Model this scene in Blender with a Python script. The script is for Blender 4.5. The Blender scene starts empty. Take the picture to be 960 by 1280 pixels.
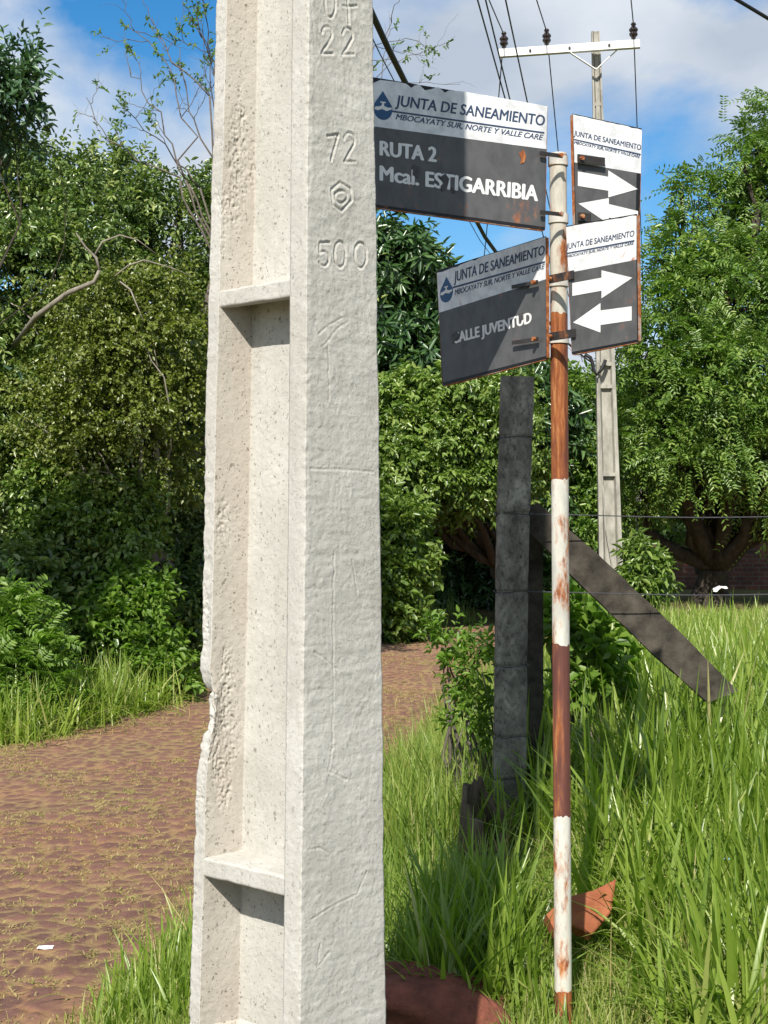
import bpy, math
import numpy as np
from mathutils import Vector

# ------------------------------------------------------------------ camera, world, sun, exposure
S = bpy.context.scene
COL = S.collection
F = 1924.0
PITCH = math.atan(15 / F)
CAMZ = 1.6
cam = bpy.data.cameras.new('camera'); cam_o = bpy.data.objects.new('camera', cam); COL.objects.link(cam_o)
cam.sensor_fit = 'VERTICAL'; cam.sensor_height = 24.0; cam.lens = 24.0 * F / 1280
cam.clip_start = 0.05; cam.clip_end = 3000
cam_o.location = (0, 0, CAMZ); cam_o.rotation_euler = (math.pi / 2 + PITCH, 0, 0)
S.camera = cam_o
SUN_EL, SUN_AZ = 42.0, 12.0            # light travels towards azimuth 12 deg right of +Y
W = bpy.data.worlds.new('World'); S.world = W; W.use_nodes = True
wn = W.node_tree.nodes; wl = W.node_tree.links
bg = wn['Background']
sky = wn.new('ShaderNodeTexSky'); sky.sky_type = 'NISHITA'; sky.sun_disc = False
sky.sun_elevation = math.radians(SUN_EL); sky.sun_rotation = math.radians(180 + SUN_AZ)
sky.dust_density = 0.6; sky.ozone_density = 2.0; sky.air_density = 1.0
hs = wn.new('ShaderNodeHueSaturation'); hs.inputs['Saturation'].default_value = 1.45; hs.inputs['Value'].default_value = 0.74
wl.new(sky.outputs[0], hs.inputs['Color'])
tc = wn.new('ShaderNodeTexCoord'); mp = wn.new('ShaderNodeMapping')
mp.inputs['Scale'].default_value = (1.0, 1.0, 1.7); mp.inputs['Location'].default_value = (6.6, 3.3, 1.2)
wl.new(tc.outputs['Generated'], mp.inputs['Vector'])
n1 = wn.new('ShaderNodeTexNoise'); n1.inputs['Scale'].default_value = 4.2; n1.inputs['Detail'].default_value = 9; n1.inputs['Roughness'].default_value = 0.55
n1.inputs['Distortion'].default_value = 0.25
wl.new(mp.outputs[0], n1.inputs['Vector'])
cr = wn.new('ShaderNodeValToRGB'); cr.color_ramp.elements[0].position = 0.40; cr.color_ramp.elements[1].position = 0.58
wl.new(n1.outputs['Fac'], cr.inputs[0])
n2 = wn.new('ShaderNodeTexNoise'); n2.inputs['Scale'].default_value = 7.0; n2.inputs['Detail'].default_value = 6; wl.new(mp.outputs[0], n2.inputs['Vector'])
cc = wn.new('ShaderNodeValToRGB'); cc.color_ramp.elements[0].position = 0.36; cc.color_ramp.elements[0].color = (0.54, 0.62, 0.74, 1); cc.color_ramp.elements[1].position = 0.64; cc.color_ramp.elements[1].color = (0.82, 0.88, 0.96, 1)
wl.new(n2.outputs['Fac'], cc.inputs[0])
cm = wn.new('ShaderNodeMixRGB'); cm.blend_type = 'MULTIPLY'; cm.inputs[0].default_value = 1; cm.inputs[2].default_value = (5, 5, 5, 1); wl.new(cc.outputs[0], cm.inputs[1])
mx = wn.new('ShaderNodeMixRGB'); wl.new(cm.outputs[0], mx.inputs[2])
wl.new(cr.outputs[0], mx.inputs[0]); wl.new(hs.outputs[0], mx.inputs[1]); wl.new(mx.outputs[0], bg.inputs['Color'])
bg.inputs['Strength'].default_value = 0.112
sun = bpy.data.lights.new('sun', 'SUN'); sun.energy = 4.2; sun.angle = math.radians(0.5); sun.color = (1.0, 0.95, 0.86)
sun_o = bpy.data.objects.new('sun', sun); COL.objects.link(sun_o)
e, a = math.radians(SUN_EL), math.radians(SUN_AZ)
LDIR = Vector((math.sin(a) * math.cos(e), math.cos(a) * math.cos(e), -math.sin(e)))
sun_o.rotation_euler = LDIR.to_track_quat('-Z', 'Y').to_euler(); sun_o.location = (-3, -8, 14)
S.view_settings.view_transform = 'Standard'; S.view_settings.look = 'None'
S.view_settings.gamma = 1.0; S.view_settings.use_curve_mapping = False
S.view_settings.exposure = 0.74
S.render.engine = 'CYCLES'
S.cycles.use_denoising = True
S.cycles.max_bounces = 6; S.cycles.transparent_max_bounces = 4; S.cycles.transmission_bounces = 4; S.cycles.diffuse_bounces = 3
S.cycles.caustics_reflective = False; S.cycles.caustics_refractive = False

# ------------------------------------------------------------------ helpers
def ray(x, y):
    xc, yc = (x - 480) / F, (640 - y) / F
    return np.array([xc, math.cos(PITCH) - yc * math.sin(PITCH), math.sin(PITCH) + yc * math.cos(PITCH)])
CAM = np.array([0, 0, CAMZ])
def at(x, y, Y):                       # a point of the place seen in direction (x, y), Y metres ahead
    r = ray(x, y); return CAM + r * (Y / r[1])
def at_h(x, y, z):                     # the same at height z
    r = ray(x, y); return CAM + r * ((z - CAMZ) / r[2])
def on_plane(x, y, P0, n):
    r = ray(x, y); return CAM + r * (np.dot(n, P0 - CAM) / np.dot(n, r))
def sstep(x, a, b):
    t = np.clip((np.asarray(x, float) - a) / (b - a), 0, 1); return t * t * (3 - 2 * t)
def h2(ix, iy, seed):
    h = (ix.astype(np.int64) * 374761393 + iy.astype(np.int64) * 668265263 + seed * 982451653) & 0x7fffffff
    h = ((h ^ (h >> 13)) * 1274126177) & 0x7fffffff
    return ((h ^ (h >> 16)) & 0xffff) / 65535.0
def vn(x, y, seed=0):
    x = np.asarray(x, float); y = np.asarray(y, float)
    ix = np.floor(x); iy = np.floor(y); fx = x - ix; fy = y - iy
    fx = fx * fx * (3 - 2 * fx); fy = fy * fy * (3 - 2 * fy)
    ix = ix.astype(np.int64); iy = iy.astype(np.int64)
    return (h2(ix, iy, seed) * (1 - fx) + h2(ix + 1, iy, seed) * fx) * (1 - fy) + (h2(ix, iy + 1, seed) * (1 - fx) + h2(ix + 1, iy + 1, seed) * fx) * fy
def fbm(x, y, seed=0, o=4):
    s = 0; am = 0.5; x = np.asarray(x, float); y = np.asarray(y, float)
    for k in range(o):
        s = s + am * (vn(x, y, seed + k * 17) - 0.5) * 2; x = x * 2.03 + 11.3; y = y * 2.03 + 5.7; am *= 0.5
    return s

ORI = {}
def tag(o, label=None, cat=None, group=None, kind=None):
    if label: o['label'] = label
    if cat: o['category'] = cat
    if group: o['group'] = group
    if kind: o['kind'] = kind
    return o
def empty(name, loc, label, cat, group=None):
    o = bpy.data.objects.new(name, None); o.empty_display_size = 0.2; COL.objects.link(o)
    o.location = loc; ORI[o.name] = np.array(loc, float); return tag(o, label, cat, group)
def link_mesh(name, me, mat, parent=None, origin=None, label=None):
    if mat is not None:
        for m in (mat if isinstance(mat, (list, tuple)) else [mat]): me.materials.append(m)
    o = bpy.data.objects.new(name, me); COL.objects.link(o)
    if parent is not None:
        o.parent = parent; ORI[o.name] = ORI[parent.name]
    else:
        og = np.zeros(3) if origin is None else np.array(origin, float)
        o.location = og; ORI[o.name] = og
    if label: o['label'] = label
    return o
def build(name, verts, faces, mat, parent=None, origin=None, smooth=False, label=None, fattr=None, vattr=None, midx=None):
    """verts in world space; faces an (N,4) int array or a list of tuples"""
    v = np.asarray(verts, float).reshape(-1, 3)
    og = ORI[parent.name] if parent is not None else (np.zeros(3) if origin is None else np.array(origin, float))
    v = v - og
    me = bpy.data.meshes.new(name)
    if isinstance(faces, np.ndarray):
        n, k = faces.shape
        me.vertices.add(len(v)); me.vertices.foreach_set('co', v.astype(np.float32).ravel())
        me.loops.add(n * k); me.loops.foreach_set('vertex_index', faces.astype(np.int32).ravel())
        me.polygons.add(n); me.polygons.foreach_set('loop_start', (np.arange(n) * k).astype(np.int32))
        me.update(calc_edges=True)
    else:
        me.from_pydata([tuple(p) for p in v], [], [tuple(q) for q in faces]); me.update()
    if smooth: me.polygons.foreach_set('use_smooth', np.ones(len(me.polygons), bool))
    if fattr is not None:
        for nm, arr in fattr.items():
            at_ = me.attributes.new(nm, 'FLOAT', 'FACE'); at_.data.foreach_set('value', np.asarray(arr, np.float32))
    if vattr is not None:
        for nm, arr in vattr.items():
            at_ = me.attributes.new(nm, 'FLOAT', 'POINT'); at_.data.foreach_set('value', np.asarray(arr, np.float32))
    if midx is not None: me.polygons.foreach_set('material_index', np.asarray(midx, np.int32))
    return link_mesh(name, me, mat, parent, origin, label)

class MB:
    def __init__(s): s.v = []; s.f = []
    def add(s, v, f):
        n = len(s.v); s.v += [tuple(map(float, p)) for p in v]; s.f += [tuple(i + n for i in q) for q in f]
    def hexa(s, lo, hi):              # two quads of 4 points
        s.add(list(lo) + list(hi), [(3, 2, 1, 0), (4, 5, 6, 7), (0, 1, 5, 4), (1, 2, 6, 5), (2, 3, 7, 6), (3, 0, 4, 7)])
    def bar(s, p, q, w, h, up=(0, 0, 1)):   # beam from p to q, w across, h along up
        p = np.array(p, float); q = np.array(q, float); d = q - p; d /= np.linalg.norm(d)
        r = np.cross(d, up); r /= np.linalg.norm(r); u = np.cross(r, d)
        c = [(-w / 2, -h / 2), (w / 2, -h / 2), (w / 2, h / 2), (-w / 2, h / 2)]
        s.hexa([p + r * a + u * b for a, b in c], [q + r * a + u * b for a, b in c])
    def tube(s, pts, rad, n=8, cap=True):
        pts = np.asarray(pts, float); k = len(pts); rad = np.broadcast_to(np.asarray(rad, float), (k,))
        T = np.gradient(pts, axis=0); T /= (np.linalg.norm(T, axis=1, keepdims=True) + 1e-12)
        ref = np.array([0, 0, 1.0]) if abs(T[0][2]) < 0.9 else np.array([1.0, 0, 0])
        vs = []
        for i in range(k):
            r = np.cross(T[i], ref); r /= np.linalg.norm(r) + 1e-12; u = np.cross(r, T[i]); ref = u
            for j in range(n):
                an = 2 * math.pi * j / n; vs.append(pts[i] + rad[i] * (r * math.cos(an) + u * math.sin(an)))
        fs = [(i * n + j, i * n + (j + 1) % n, (i + 1) * n + (j + 1) % n, (i + 1) * n + j) for i in range(k - 1) for j in range(n)]
        if cap: fs += [tuple(range(n))[::-1], tuple((k - 1) * n + j for j in range(n))]
        s.add(vs, fs)
    def build(s, name, mat, parent=None, origin=None, smooth=False, label=None):
        return build(name, s.v, s.f, mat, parent, origin, smooth, label)

# ------------------------------------------------------------------ materials
def mat(name):
    m = bpy.data.materials.new(name); m.use_nodes = True
    return m, m.node_tree.nodes, m.node_tree.links, m.node_tree.nodes['Principled BSDF']
def ramp(n, l, src, stops):
    r = n.new('ShaderNodeValToRGB'); el = r.color_ramp.elements
    while len(el) < len(stops): el.new(0.5)
    for e_, (p, c) in zip(el, stops): e_.position = p; e_.color = (*c, 1) if len(c) == 3 else c
    l.new(src, r.inputs[0]); return r.outputs[0]
def noise(n, l, scale, detail=6, rough=0.6, vec=None, dist=0.0):
    t = n.new('ShaderNodeTexNoise'); t.inputs['Scale'].default_value = scale; t.inputs['Detail'].default_value = detail
    t.inputs['Roughness'].default_value = rough; t.inputs['Distortion'].default_value = dist
    if vec is not None: l.new(vec, t.inputs['Vector'])
    return t.outputs['Fac']
def objco(n, l, scale=(1, 1, 1)):
    c = n.new('ShaderNodeTexCoord'); m_ = n.new('ShaderNodeMapping'); m_.inputs['Scale'].default_value = scale
    l.new(c.outputs['Object'], m_.inputs['Vector']); return m_.outputs[0]
def mixc(n, l, fac, c1, c2, blend='MIX'):
    m_ = n.new('ShaderNodeMixRGB'); m_.blend_type = blend
    for k, c in ((0, fac), (1, c1), (2, c2)):
        if hasattr(c, 'links'): l.new(c, m_.inputs[k])
        elif k == 0: m_.inputs[0].default_value = c
        else: m_.inputs[k].default_value = (*c, 1)
    return m_.outputs[0]
def bump(n, l, b, h, strength, dist, prev=None):
    bp = n.new('ShaderNodeBump'); bp.inputs['Strength'].default_value = strength; bp.inputs['Distance'].default_value = dist
    l.new(h, bp.inputs['Height'])
    if prev is not None: l.new(prev, bp.inputs['Normal'])
    if b is not None: l.new(bp.outputs[0], b.inputs['Normal'])
    return bp.outputs[0]
def simple(name, c1, c2, scale=20, rough=0.7, bmp=0.0, bd=0.002, metal=0.0, spec=0.3, vs=(1, 1, 1)):
    m, n, l, b = mat(name); v = objco(n, l, vs)
    f = noise(n, l, scale, 7, 0.65, v)
    l.new(ramp(n, l, f, [(0.3, c1), (0.7, c2)]), b.inputs['Base Color'])
    b.inputs['Roughness'].default_value = rough; b.inputs['Metallic'].default_value = metal
    b.inputs['Specular IOR Level'].default_value = spec
    if bmp: bump(n, l, b, f, bmp, bd)
    return m
def leaf_mat(name, stops, rough=0.45, spec=0.4, trans=0.28, tcol=None):
    m, n, l, b = mat(name)
    a_ = n.new('ShaderNodeAttribute'); a_.attribute_name = 'rnd'
    c = ramp(n, l, a_.outputs['Fac'], stops)
    l.new(c, b.inputs['Base Color']); b.inputs['Roughness'].default_value = rough; b.inputs['Specular IOR Level'].default_value = spec
    t = n.new('ShaderNodeBsdfTranslucent'); g = mixc(n, l, 1.0, c, (1.25, 1.6, 0.5), 'MULTIPLY'); l.new(g, t.inputs['Color'])
    ms = n.new('ShaderNodeMixShader'); ms.inputs[0].default_value = trans
    l.new(b.outputs[0], ms.inputs[1]); l.new(t.outputs[0], ms.inputs[2]); l.new(ms.outputs[0], n['Material Output'].inputs['Surface'])
    return m

def concrete_mat():
    m, n, l, b = mat('pale_concrete'); v = objco(n, l)
    f1 = noise(n, l, 5, 6, 0.6, v); f2 = noise(n, l, 60, 6, 0.7, v)
    pk = n.new('ShaderNodeAttribute'); pk.attribute_name = 'inner'
    base = ramp(n, l, f1, [(0.3, (0.44, 0.425, 0.385)), (0.7, (0.55, 0.535, 0.495))])
    st = noise(n, l, 7, 7, 0.6, objco(n, l, (1, 1, 0.25)))
    stm = ramp(n, l, st, [(0.52, (0, 0, 0)), (0.72, (1, 1, 1))])
    base = mixc(n, l, mixc(n, l, 1.0, stm, (0.40, 0.40, 0.40), 'MULTIPLY'), base, (0.28, 0.255, 0.21))
    pinkf = n.new('ShaderNodeMath'); pinkf.operation = 'MULTIPLY'; l.new(pk.outputs['Fac'], pinkf.inputs[0]); l.new(ramp(n, l, noise(n, l, 4, 5, 0.6, objco(n, l, (1, 1, 0.5))), [(0.25, (0.2,) * 3), (0.65, (0.85,) * 3)]), pinkf.inputs[1])
    base = mixc(n, l, pinkf.outputs[0], base, (0.45, 0.395, 0.33))
    # blowholes
    dn = n.new('ShaderNodeTexNoise'); dn.inputs['Scale'].default_value = 90; dn.inputs['Detail'].default_value = 3; l.new(v, dn.inputs['Vector'])
    va = n.new('ShaderNodeVectorMath'); va.operation = 'MULTIPLY_ADD'; l.new(dn.outputs['Color'], va.inputs[0]); va.inputs[1].default_value = (.012, .012, .02); l.new(v, va.inputs[2])
    sm = n.new('ShaderNodeAttribute'); sm.attribute_name = 'pits'; prev = None
    for sc_, mul, sub in ((60, 0.95, -0.68), (105, 0.8, -0.50), (190, 0.75, -0.42)):
        vo = n.new('ShaderNodeTexVoronoi'); vo.inputs['Scale'].default_value = sc_; l.new(va.outputs[0], vo.inputs['Vector'])
        sp = n.new('ShaderNodeSeparateColor'); l.new(vo.outputs['Color'], sp.inputs[0])
        th = n.new('ShaderNodeMath'); th.operation = 'MULTIPLY_ADD'; l.new(sp.outputs[0], th.inputs[0]); th.inputs[1].default_value = mul; th.inputs[2].default_value = sub
        lt = n.new('ShaderNodeMath'); lt.operation = 'LESS_THAN'; l.new(vo.outputs['Distance'], lt.inputs[0]); l.new(th.outputs[0], lt.inputs[1])
        if prev is None: prev = lt.outputs[0]
        else:
            mxn = n.new('ShaderNodeMath'); mxn.operation = 'MAXIMUM'; l.new(prev, mxn.inputs[0]); l.new(lt.outputs[0], mxn.inputs[1]); prev = mxn.outputs[0]
    pit = n.new('ShaderNodeMath'); pit.operation = 'MULTIPLY'; l.new(prev, pit.inputs[0]); l.new(sm.outputs['Fac'], pit.inputs[1])
    base = mixc(n, l, mixc(n, l, 1.0, pit.outputs[0], (0.75,) * 3, 'MULTIPLY'), base, (0.16, 0.135, 0.105))
    base = mixc(n, l, mixc(n, l, 1.0, ramp(n, l, f2, [(0.35, (1, 1, 1)), (0.6, (0, 0, 0))]), (0.25,) * 3, 'MULTIPLY'), base, (0.30, 0.285, 0.25))
    l.new(base, b.inputs['Base Color']); b.inputs['Roughness'].default_value = 0.9; b.inputs['Specular IOR Level'].default_value = 0.2
    inv = n.new('ShaderNodeMath'); inv.operation = 'SUBTRACT'; inv.inputs[0].default_value = 1; l.new(pit.outputs[0], inv.inputs[1])
    b1 = bump(n, l, None, inv.outputs[0], 0.9, 0.004)
    bump(n, l, b, f2, 0.6, 0.004, bump(n, l, None, noise(n, l, 24, 6, 0.65, v, 1.2), 0.30, 0.006, b1))
    return m
M = {}
M['concrete'] = concrete_mat()
M['far_concrete'] = simple('weathered_concrete', (0.20, 0.19, 0.16), (0.42, 0.40, 0.35), 9, 0.9, 0.4, 0.01, vs=(1, 1, 0.4))
M['old_concrete'] = simple('old_grey_concrete', (0.16, 0.15, 0.13), (0.30, 0.29, 0.26), 12, 0.9)
M['crossarm'] = simple('white_crossarm', (0.66, 0.66, 0.64), (0.8, 0.8, 0.78), 12, 0.6)
M['insulator'] = simple('brown_glaze', (0.02, 0.014, 0.012), (0.035, 0.022, 0.018), 12, 0.25, spec=0.6)
M['cable'] = simple('black_cable', (0.012, 0.012, 0.013), (0.025, 0.025, 0.026), 30, 0.6)
M['wire'] = simple('grey_wire', (0.03, 0.03, 0.035), (0.06, 0.06, 0.065), 30, 0.5)
M['galv'] = simple('dull_galvanised', (0.20, 0.19, 0.18), (0.36, 0.35, 0.33), 60, 0.5, metal=0.4)
M['bark'] = simple('brown_bark', (0.022, 0.018, 0.014), (0.075, 0.06, 0.046), 14, 0.95, 0.8, 0.02, vs=(1, 1, 0.3))
M['pale_bark'] = simple('pale_bark', (0.16, 0.14, 0.11), (0.30, 0.27, 0.22), 14, 0.9, 0.5, 0.01)
M['twig'] = simple('twig_bark', (0.07, 0.06, 0.05), (0.16, 0.135, 0.11), 20, 0.9)
def post_mat():
    m, n, l, b = mat('blackened_post'); v = objco(n, l, (1, 1, 0.6))
    f1 = noise(n, l, 9, 8, 0.7, v); f2 = noise(n, l, 70, 5, 0.7, v)
    c = ramp(n, l, f1, [(0.32, (0.055, 0.050, 0.044)), (0.52, (0.19, 0.175, 0.150)), (0.70, (0.41, 0.385, 0.33))])
    c = mixc(n, l, ramp(n, l, f2, [(0.52, (0, 0, 0)), (0.66, (0.75,) * 3)]), c, (0.035, 0.033, 0.031))
    l.new(c, b.inputs['Base Color']); b.inputs['Roughness'].default_value = 0.95; b.inputs['Specular IOR Level'].default_value = 0.15
    bump(n, l, b, f2, 0.7, 0.006); return m
M['post'] = post_mat()
M['timber'] = simple('dark_timber', (0.012, 0.010, 0.008), (0.085, 0.072, 0.056), 9, 0.9, 0.9, 0.012, vs=(1.2, 1.2, 1.2))
M['brickred'] = simple('broken_brick', (0.22, 0.065, 0.028), (0.36, 0.125, 0.06), 18, 0.9, 0.6, 0.006)
M['rock'] = simple('red_rock', (0.10, 0.034, 0.022), (0.28, 0.092, 0.055), 11, 0.9, 1.0, 0.04)
M['stump'] = simple('stump_wood', (0.028, 0.021, 0.015), (0.15, 0.115, 0.075), 22, 0.95, 0.8, 0.01, vs=(1, 1, 0.3))
M['white_litter'] = simple('white_scrap', (0.7, 0.7, 0.68), (0.85, 0.85, 0.83), 12, 0.7)
M['blue_litter'] = simple('blue_scrap', (0.2, 0.45, 0.7), (0.3, 0.55, 0.8), 12, 0.5)
M['mauve'] = simple('mauve_plaster', (0.22, 0.14, 0.13), (0.40, 0.28, 0.26), 6, 0.9)
M['plank'] = simple('tan_plank', (0.38, 0.26, 0.12), (0.52, 0.37, 0.2), 16, 0.8, vs=(1, 1, .2))
M['dry'] = leaf_mat('dry_grass', [(0.0, (0.30, 0.23, 0.11)), (0.6, (0.40, 0.33, 0.14)), (0.75, (0.26, 0.25, 0.07)), (1.0, (0.13, 0.17, 0.04))], 0.7, 0.2, 0.2)

def paint_mat(name, col, rust=0.35, streak=(1, 1, 0.25), seed=0.0, dark=(0.14, 0.04, 0.018), edge=None, rough=0.45):
    m, n, l, b = mat(name); c = n.new('ShaderNodeTexCoord'); mp_ = n.new('ShaderNodeMapping')
    mp_.inputs['Scale'].default_value = streak; mp_.inputs['Location'].default_value = (seed, seed * 1.7, seed * 0.6)
    l.new(c.outputs['Object'], mp_.inputs['Vector']); v = mp_.outputs[0]
    f1 = noise(n, l, 11, 8, 0.68, v); f2 = noise(n, l, 55, 6, 0.7, v)
    big = ramp(n, l, f1, [(0.62 - rust * 0.35, (0, 0, 0)), (0.74 - rust * 0.35, (1, 1, 1))])
    rc = ramp(n, l, f2, [(0.32, dark), (0.52, (0.33, 0.105, 0.032)), (0.68, (0.50, 0.24, 0.09))])
    dirt = ramp(n, l, noise(n, l, 22, 6, 0.6, v), [(0.35, tuple(x * 0.72 for x in col)), (0.6, col)])
    l.new(mixc(n, l, big, dirt, rc), b.inputs['Base Color'])
    rr = ramp(n, l, big, [(0, (rough,) * 3), (1, (0.85,) * 3)]); l.new(rr, b.inputs['Roughness'])
    b.inputs['Specular IOR Level'].default_value = 0.35
    bump(n, l, b, f2, 0.15, 0.001); return m
M['pipe_white'] = paint_mat('chipped_white_paint', (0.68, 0.64, 0.54), 0.42, (1.5, 1.5, 0.45))
M['pipe_white_low'] = paint_mat('scuffed_white_paint', (0.70, 0.68, 0.60), 0.38, (1.5, 1.5, 0.5), 3.1)
M['pipe_rust'] = paint_mat('rusted_red_paint', (0.17, 0.055, 0.035), 0.58, (1.8, 1.8, 0.22), 1.3)
M['pipe_red'] = paint_mat('faded_red_paint', (0.16, 0.062, 0.048), 0.44, (1.8, 1.8, 0.20), 5.2)
M['sign_white'] = paint_mat('white_sign_vinyl', (0.80, 0.81, 0.82), 0.02, (1, 1, 1), 2.0, rough=0.35)
M['sign_grey'] = paint_mat('charcoal_sign_vinyl', (0.100, 0.099, 0.101), 0.04, (1, 1, 0.7), 4.0, rough=0.4)
M['sign_black'] = paint_mat('black_sign_plate', (0.012, 0.012, 0.014), 0.08, (1, 1, 1), 6.0, rough=0.5)
M['letter_white'] = simple('white_letters', (0.68, 0.68, 0.67), (0.78, 0.78, 0.77), 40, 0.45)
M['letter_navy'] = simple('navy_letters', (0.035, 0.055, 0.11), (0.05, 0.075, 0.14), 40, 0.45)
M['letter_blue'] = simple('blue_emblem', (0.02, 0.07, 0.17), (0.03, 0.10, 0.22), 40, 0.4)
M['scuff'] = simple('dark_scuff', (0.045, 0.044, 0.045), (0.085, 0.082, 0.078), 60, 0.5)
M['rust_edge'] = paint_mat('rusty_edge', (0.50, 0.44, 0.38), 0.72, (1, 1, 1), 7.0)
M['clamp'] = paint_mat('chipped_clamp', (0.72, 0.69, 0.62), 0.30, (1, 1, 1), 8.0)
M['strap'] = paint_mat('dark_strap', (0.04, 0.035, 0.032), 0.12, (1, 1, 1), 9.0)

def ground_mat():
    m, n, l, b = mat('soil'); v = objco(n, l)
    f = noise(n, l, 1.5, 9, 0.65, v); f2 = noise(n, l, 18, 6, 0.7, v)
    c = mixc(n, l, 0.5, ramp(n, l, f, [(0.35, (0.075, 0.095, 0.025)), (0.65, (0.15, 0.12, 0.055))]), ramp(n, l, f2, [(0.3, (0.05, 0.05, 0.02)), (0.7, (0.16, 0.14, 0.06))]))
    l.new(c, b.inputs['Base Color']); b.inputs['Roughness'].default_value = 1; b.inputs['Specular IOR Level'].default_value = 0.1
    bump(n, l, b, f2, 0.8, 0.05); return m
def road_mat():
    m, n, l, b = mat('red_cobbles'); v = objco(n, l)
    j = n.new('ShaderNodeAttribute'); j.attribute_name = 'joint'; k = n.new('ShaderNodeAttribute'); k.attribute_name = 'stone'
    f = noise(n, l, 30, 7, 0.7, v); big = noise(n, l, 0.9, 6, 0.6, v)
    st = ramp(n, l, k.outputs['Fac'], [(0.0, (0.135, 0.072, 0.060)), (0.5, (0.20, 0.100, 0.078)), (1.0, (0.27, 0.135, 0.100))])
    st = mixc(n, l, 0.5, st, ramp(n, l, f, [(0.3, (0.13, 0.064, 0.048)), (0.7, (0.26, 0.135, 0.095))]))
    so = ramp(n, l, big, [(0.34, (0.32, 0.15, 0.075)), (0.50, (0.32, 0.22, 0.10)), (0.66, (0.25, 0.22, 0.08))])
    so = mixc(n, l, 0.4, so, ramp(n, l, f, [(0.3, (0.20, 0.11, 0.06)), (0.7, (0.46, 0.31, 0.15))]))
    jm = n.new('ShaderNodeMath'); jm.operation = 'MULTIPLY'; l.new(j.outputs['Fac'], jm.inputs[0]); l.new(ramp(n, l, noise(n, l, 5, 7, 0.7, v), [(0.32, (.55,) * 3), (0.52, (1,) * 3)]), jm.inputs[1])
    l.new(mixc(n, l, jm.outputs[0], st, so), b.inputs['Base Color']); b.inputs['Roughness'].default_value = 0.85; b.inputs['Specular IOR Level'].default_value = 0.25
    bump(n, l, b, noise(n, l, 60, 9, 0.8, v), 0.8, 0.014); return m
def brick_mat():
    m, n, l, b = mat('dark_brickwork'); v = objco(n, l)
    c = n.new('ShaderNodeTexCoord'); sp = n.new('ShaderNodeSeparateXYZ'); l.new(c.outputs['Object'], sp.inputs[0])
    cb = n.new('ShaderNodeCombineXYZ'); l.new(sp.outputs[0], cb.inputs[0]); l.new(sp.outputs[2], cb.inputs[1])
    t = n.new('ShaderNodeTexBrick'); l.new(cb.outputs[0], t.inputs['Vector']); t.inputs['Scale'].default_value = 1.0
    t.inputs['Brick Width'].default_value = 0.27; t.inputs['Row Height'].default_value = 0.095; t.inputs['Mortar Size'].default_value = 0.012
    t.inputs['Color1'].default_value = (0.20, 0.075, 0.045, 1); t.inputs['Color2'].default_value = (0.12, 0.05, 0.035, 1); t.inputs['Mortar'].default_value = (0.16, 0.13, 0.11, 1)
    col = mixc(n, l, ramp(n, l, noise(n, l, 2.2, 7, 0.65, v), [(0.4, (0, 0, 0)), (0.65, (0.8,) * 3)]), t.outputs['Color'], (0.03, 0.025, 0.02))
    l.new(col, b.inputs['Base Color']); b.inputs['Roughness'].default_value = 0.95
    bump(n, l, b, t.outputs['Fac'], -0.6, 0.01); return m
M['soil'] = ground_mat(); M['road'] = road_mat(); M['brick'] = brick_mat()
G = lambda *c: [(i / (len(c) - 1), k) for i, k in enumerate(c)]
M['leaf_glossy'] = leaf_mat('glossy_dark_leaf', G((0.046, 0.083, 0.027), (0.102, 0.166, 0.046), (0.193, 0.260, 0.073), (0.333, 0.375, 0.124)), 0.30, 0.65, 0.22)
M['leaf_blue'] = leaf_mat('grey_green_leaf', G((0.034, 0.079, 0.041), (0.066, 0.131, 0.060), (0.112, 0.198, 0.094)), 0.4, 0.5, 0.2)
M['leaf_olive'] = leaf_mat('olive_round_leaf', G((0.078, 0.101, 0.018), (0.149, 0.183, 0.034), (0.245, 0.278, 0.064)), 0.34, 0.6, 0.3)
M['leaf_mango'] = leaf_mat('long_mango_leaf', G((0.023, 0.059, 0.019), (0.052, 0.114, 0.032), (0.114, 0.194, 0.065)), 0.30, 0.65, 0.18)
M['leaf_bright'] = leaf_mat('fresh_green_leaf', G((0.075, 0.131, 0.024), (0.149, 0.231, 0.044), (0.261, 0.330, 0.084)), 0.32, 0.6, 0.28)
M['leaf_feather'] = leaf_mat('feathery_leaf', G((0.074, 0.138, 0.031), (0.150, 0.248, 0.050), (0.286, 0.366, 0.087)), 0.36, 0.55, 0.32)
M['leaf_spring'] = leaf_mat('spring_leaf', G((0.10, 0.17, 0.04), (0.17, 0.25, 0.07)), 0.5, 0.3, 0.4)
M['leaf_fern'] = leaf_mat('bright_fern_leaf', G((0.075, 0.140, 0.020), (0.135, 0.235, 0.032), (0.23, 0.33, 0.065)), 0.42, 0.45, 0.38)
M['leaf_far'] = leaf_mat('distant_leaf', G((0.017, 0.036, 0.014), (0.034, 0.066, 0.022), (0.060, 0.102, 0.034)), 0.6, 0.2, 0.15)
M['grass_tall'] = leaf_mat('tall_grass_blade', G((0.085, 0.145, 0.017), (0.175, 0.260, 0.032), (0.29, 0.37, 0.07), (0.48, 0.43, 0.20)), 0.34, 0.6, 0.40)
M['grass_lawn'] = leaf_mat('short_grass_blade', G((0.10, 0.175, 0.028), (0.19, 0.275, 0.045), (0.30, 0.34, 0.085), (0.44, 0.38, 0.18)), 0.45, 0.4, 0.38)

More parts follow.
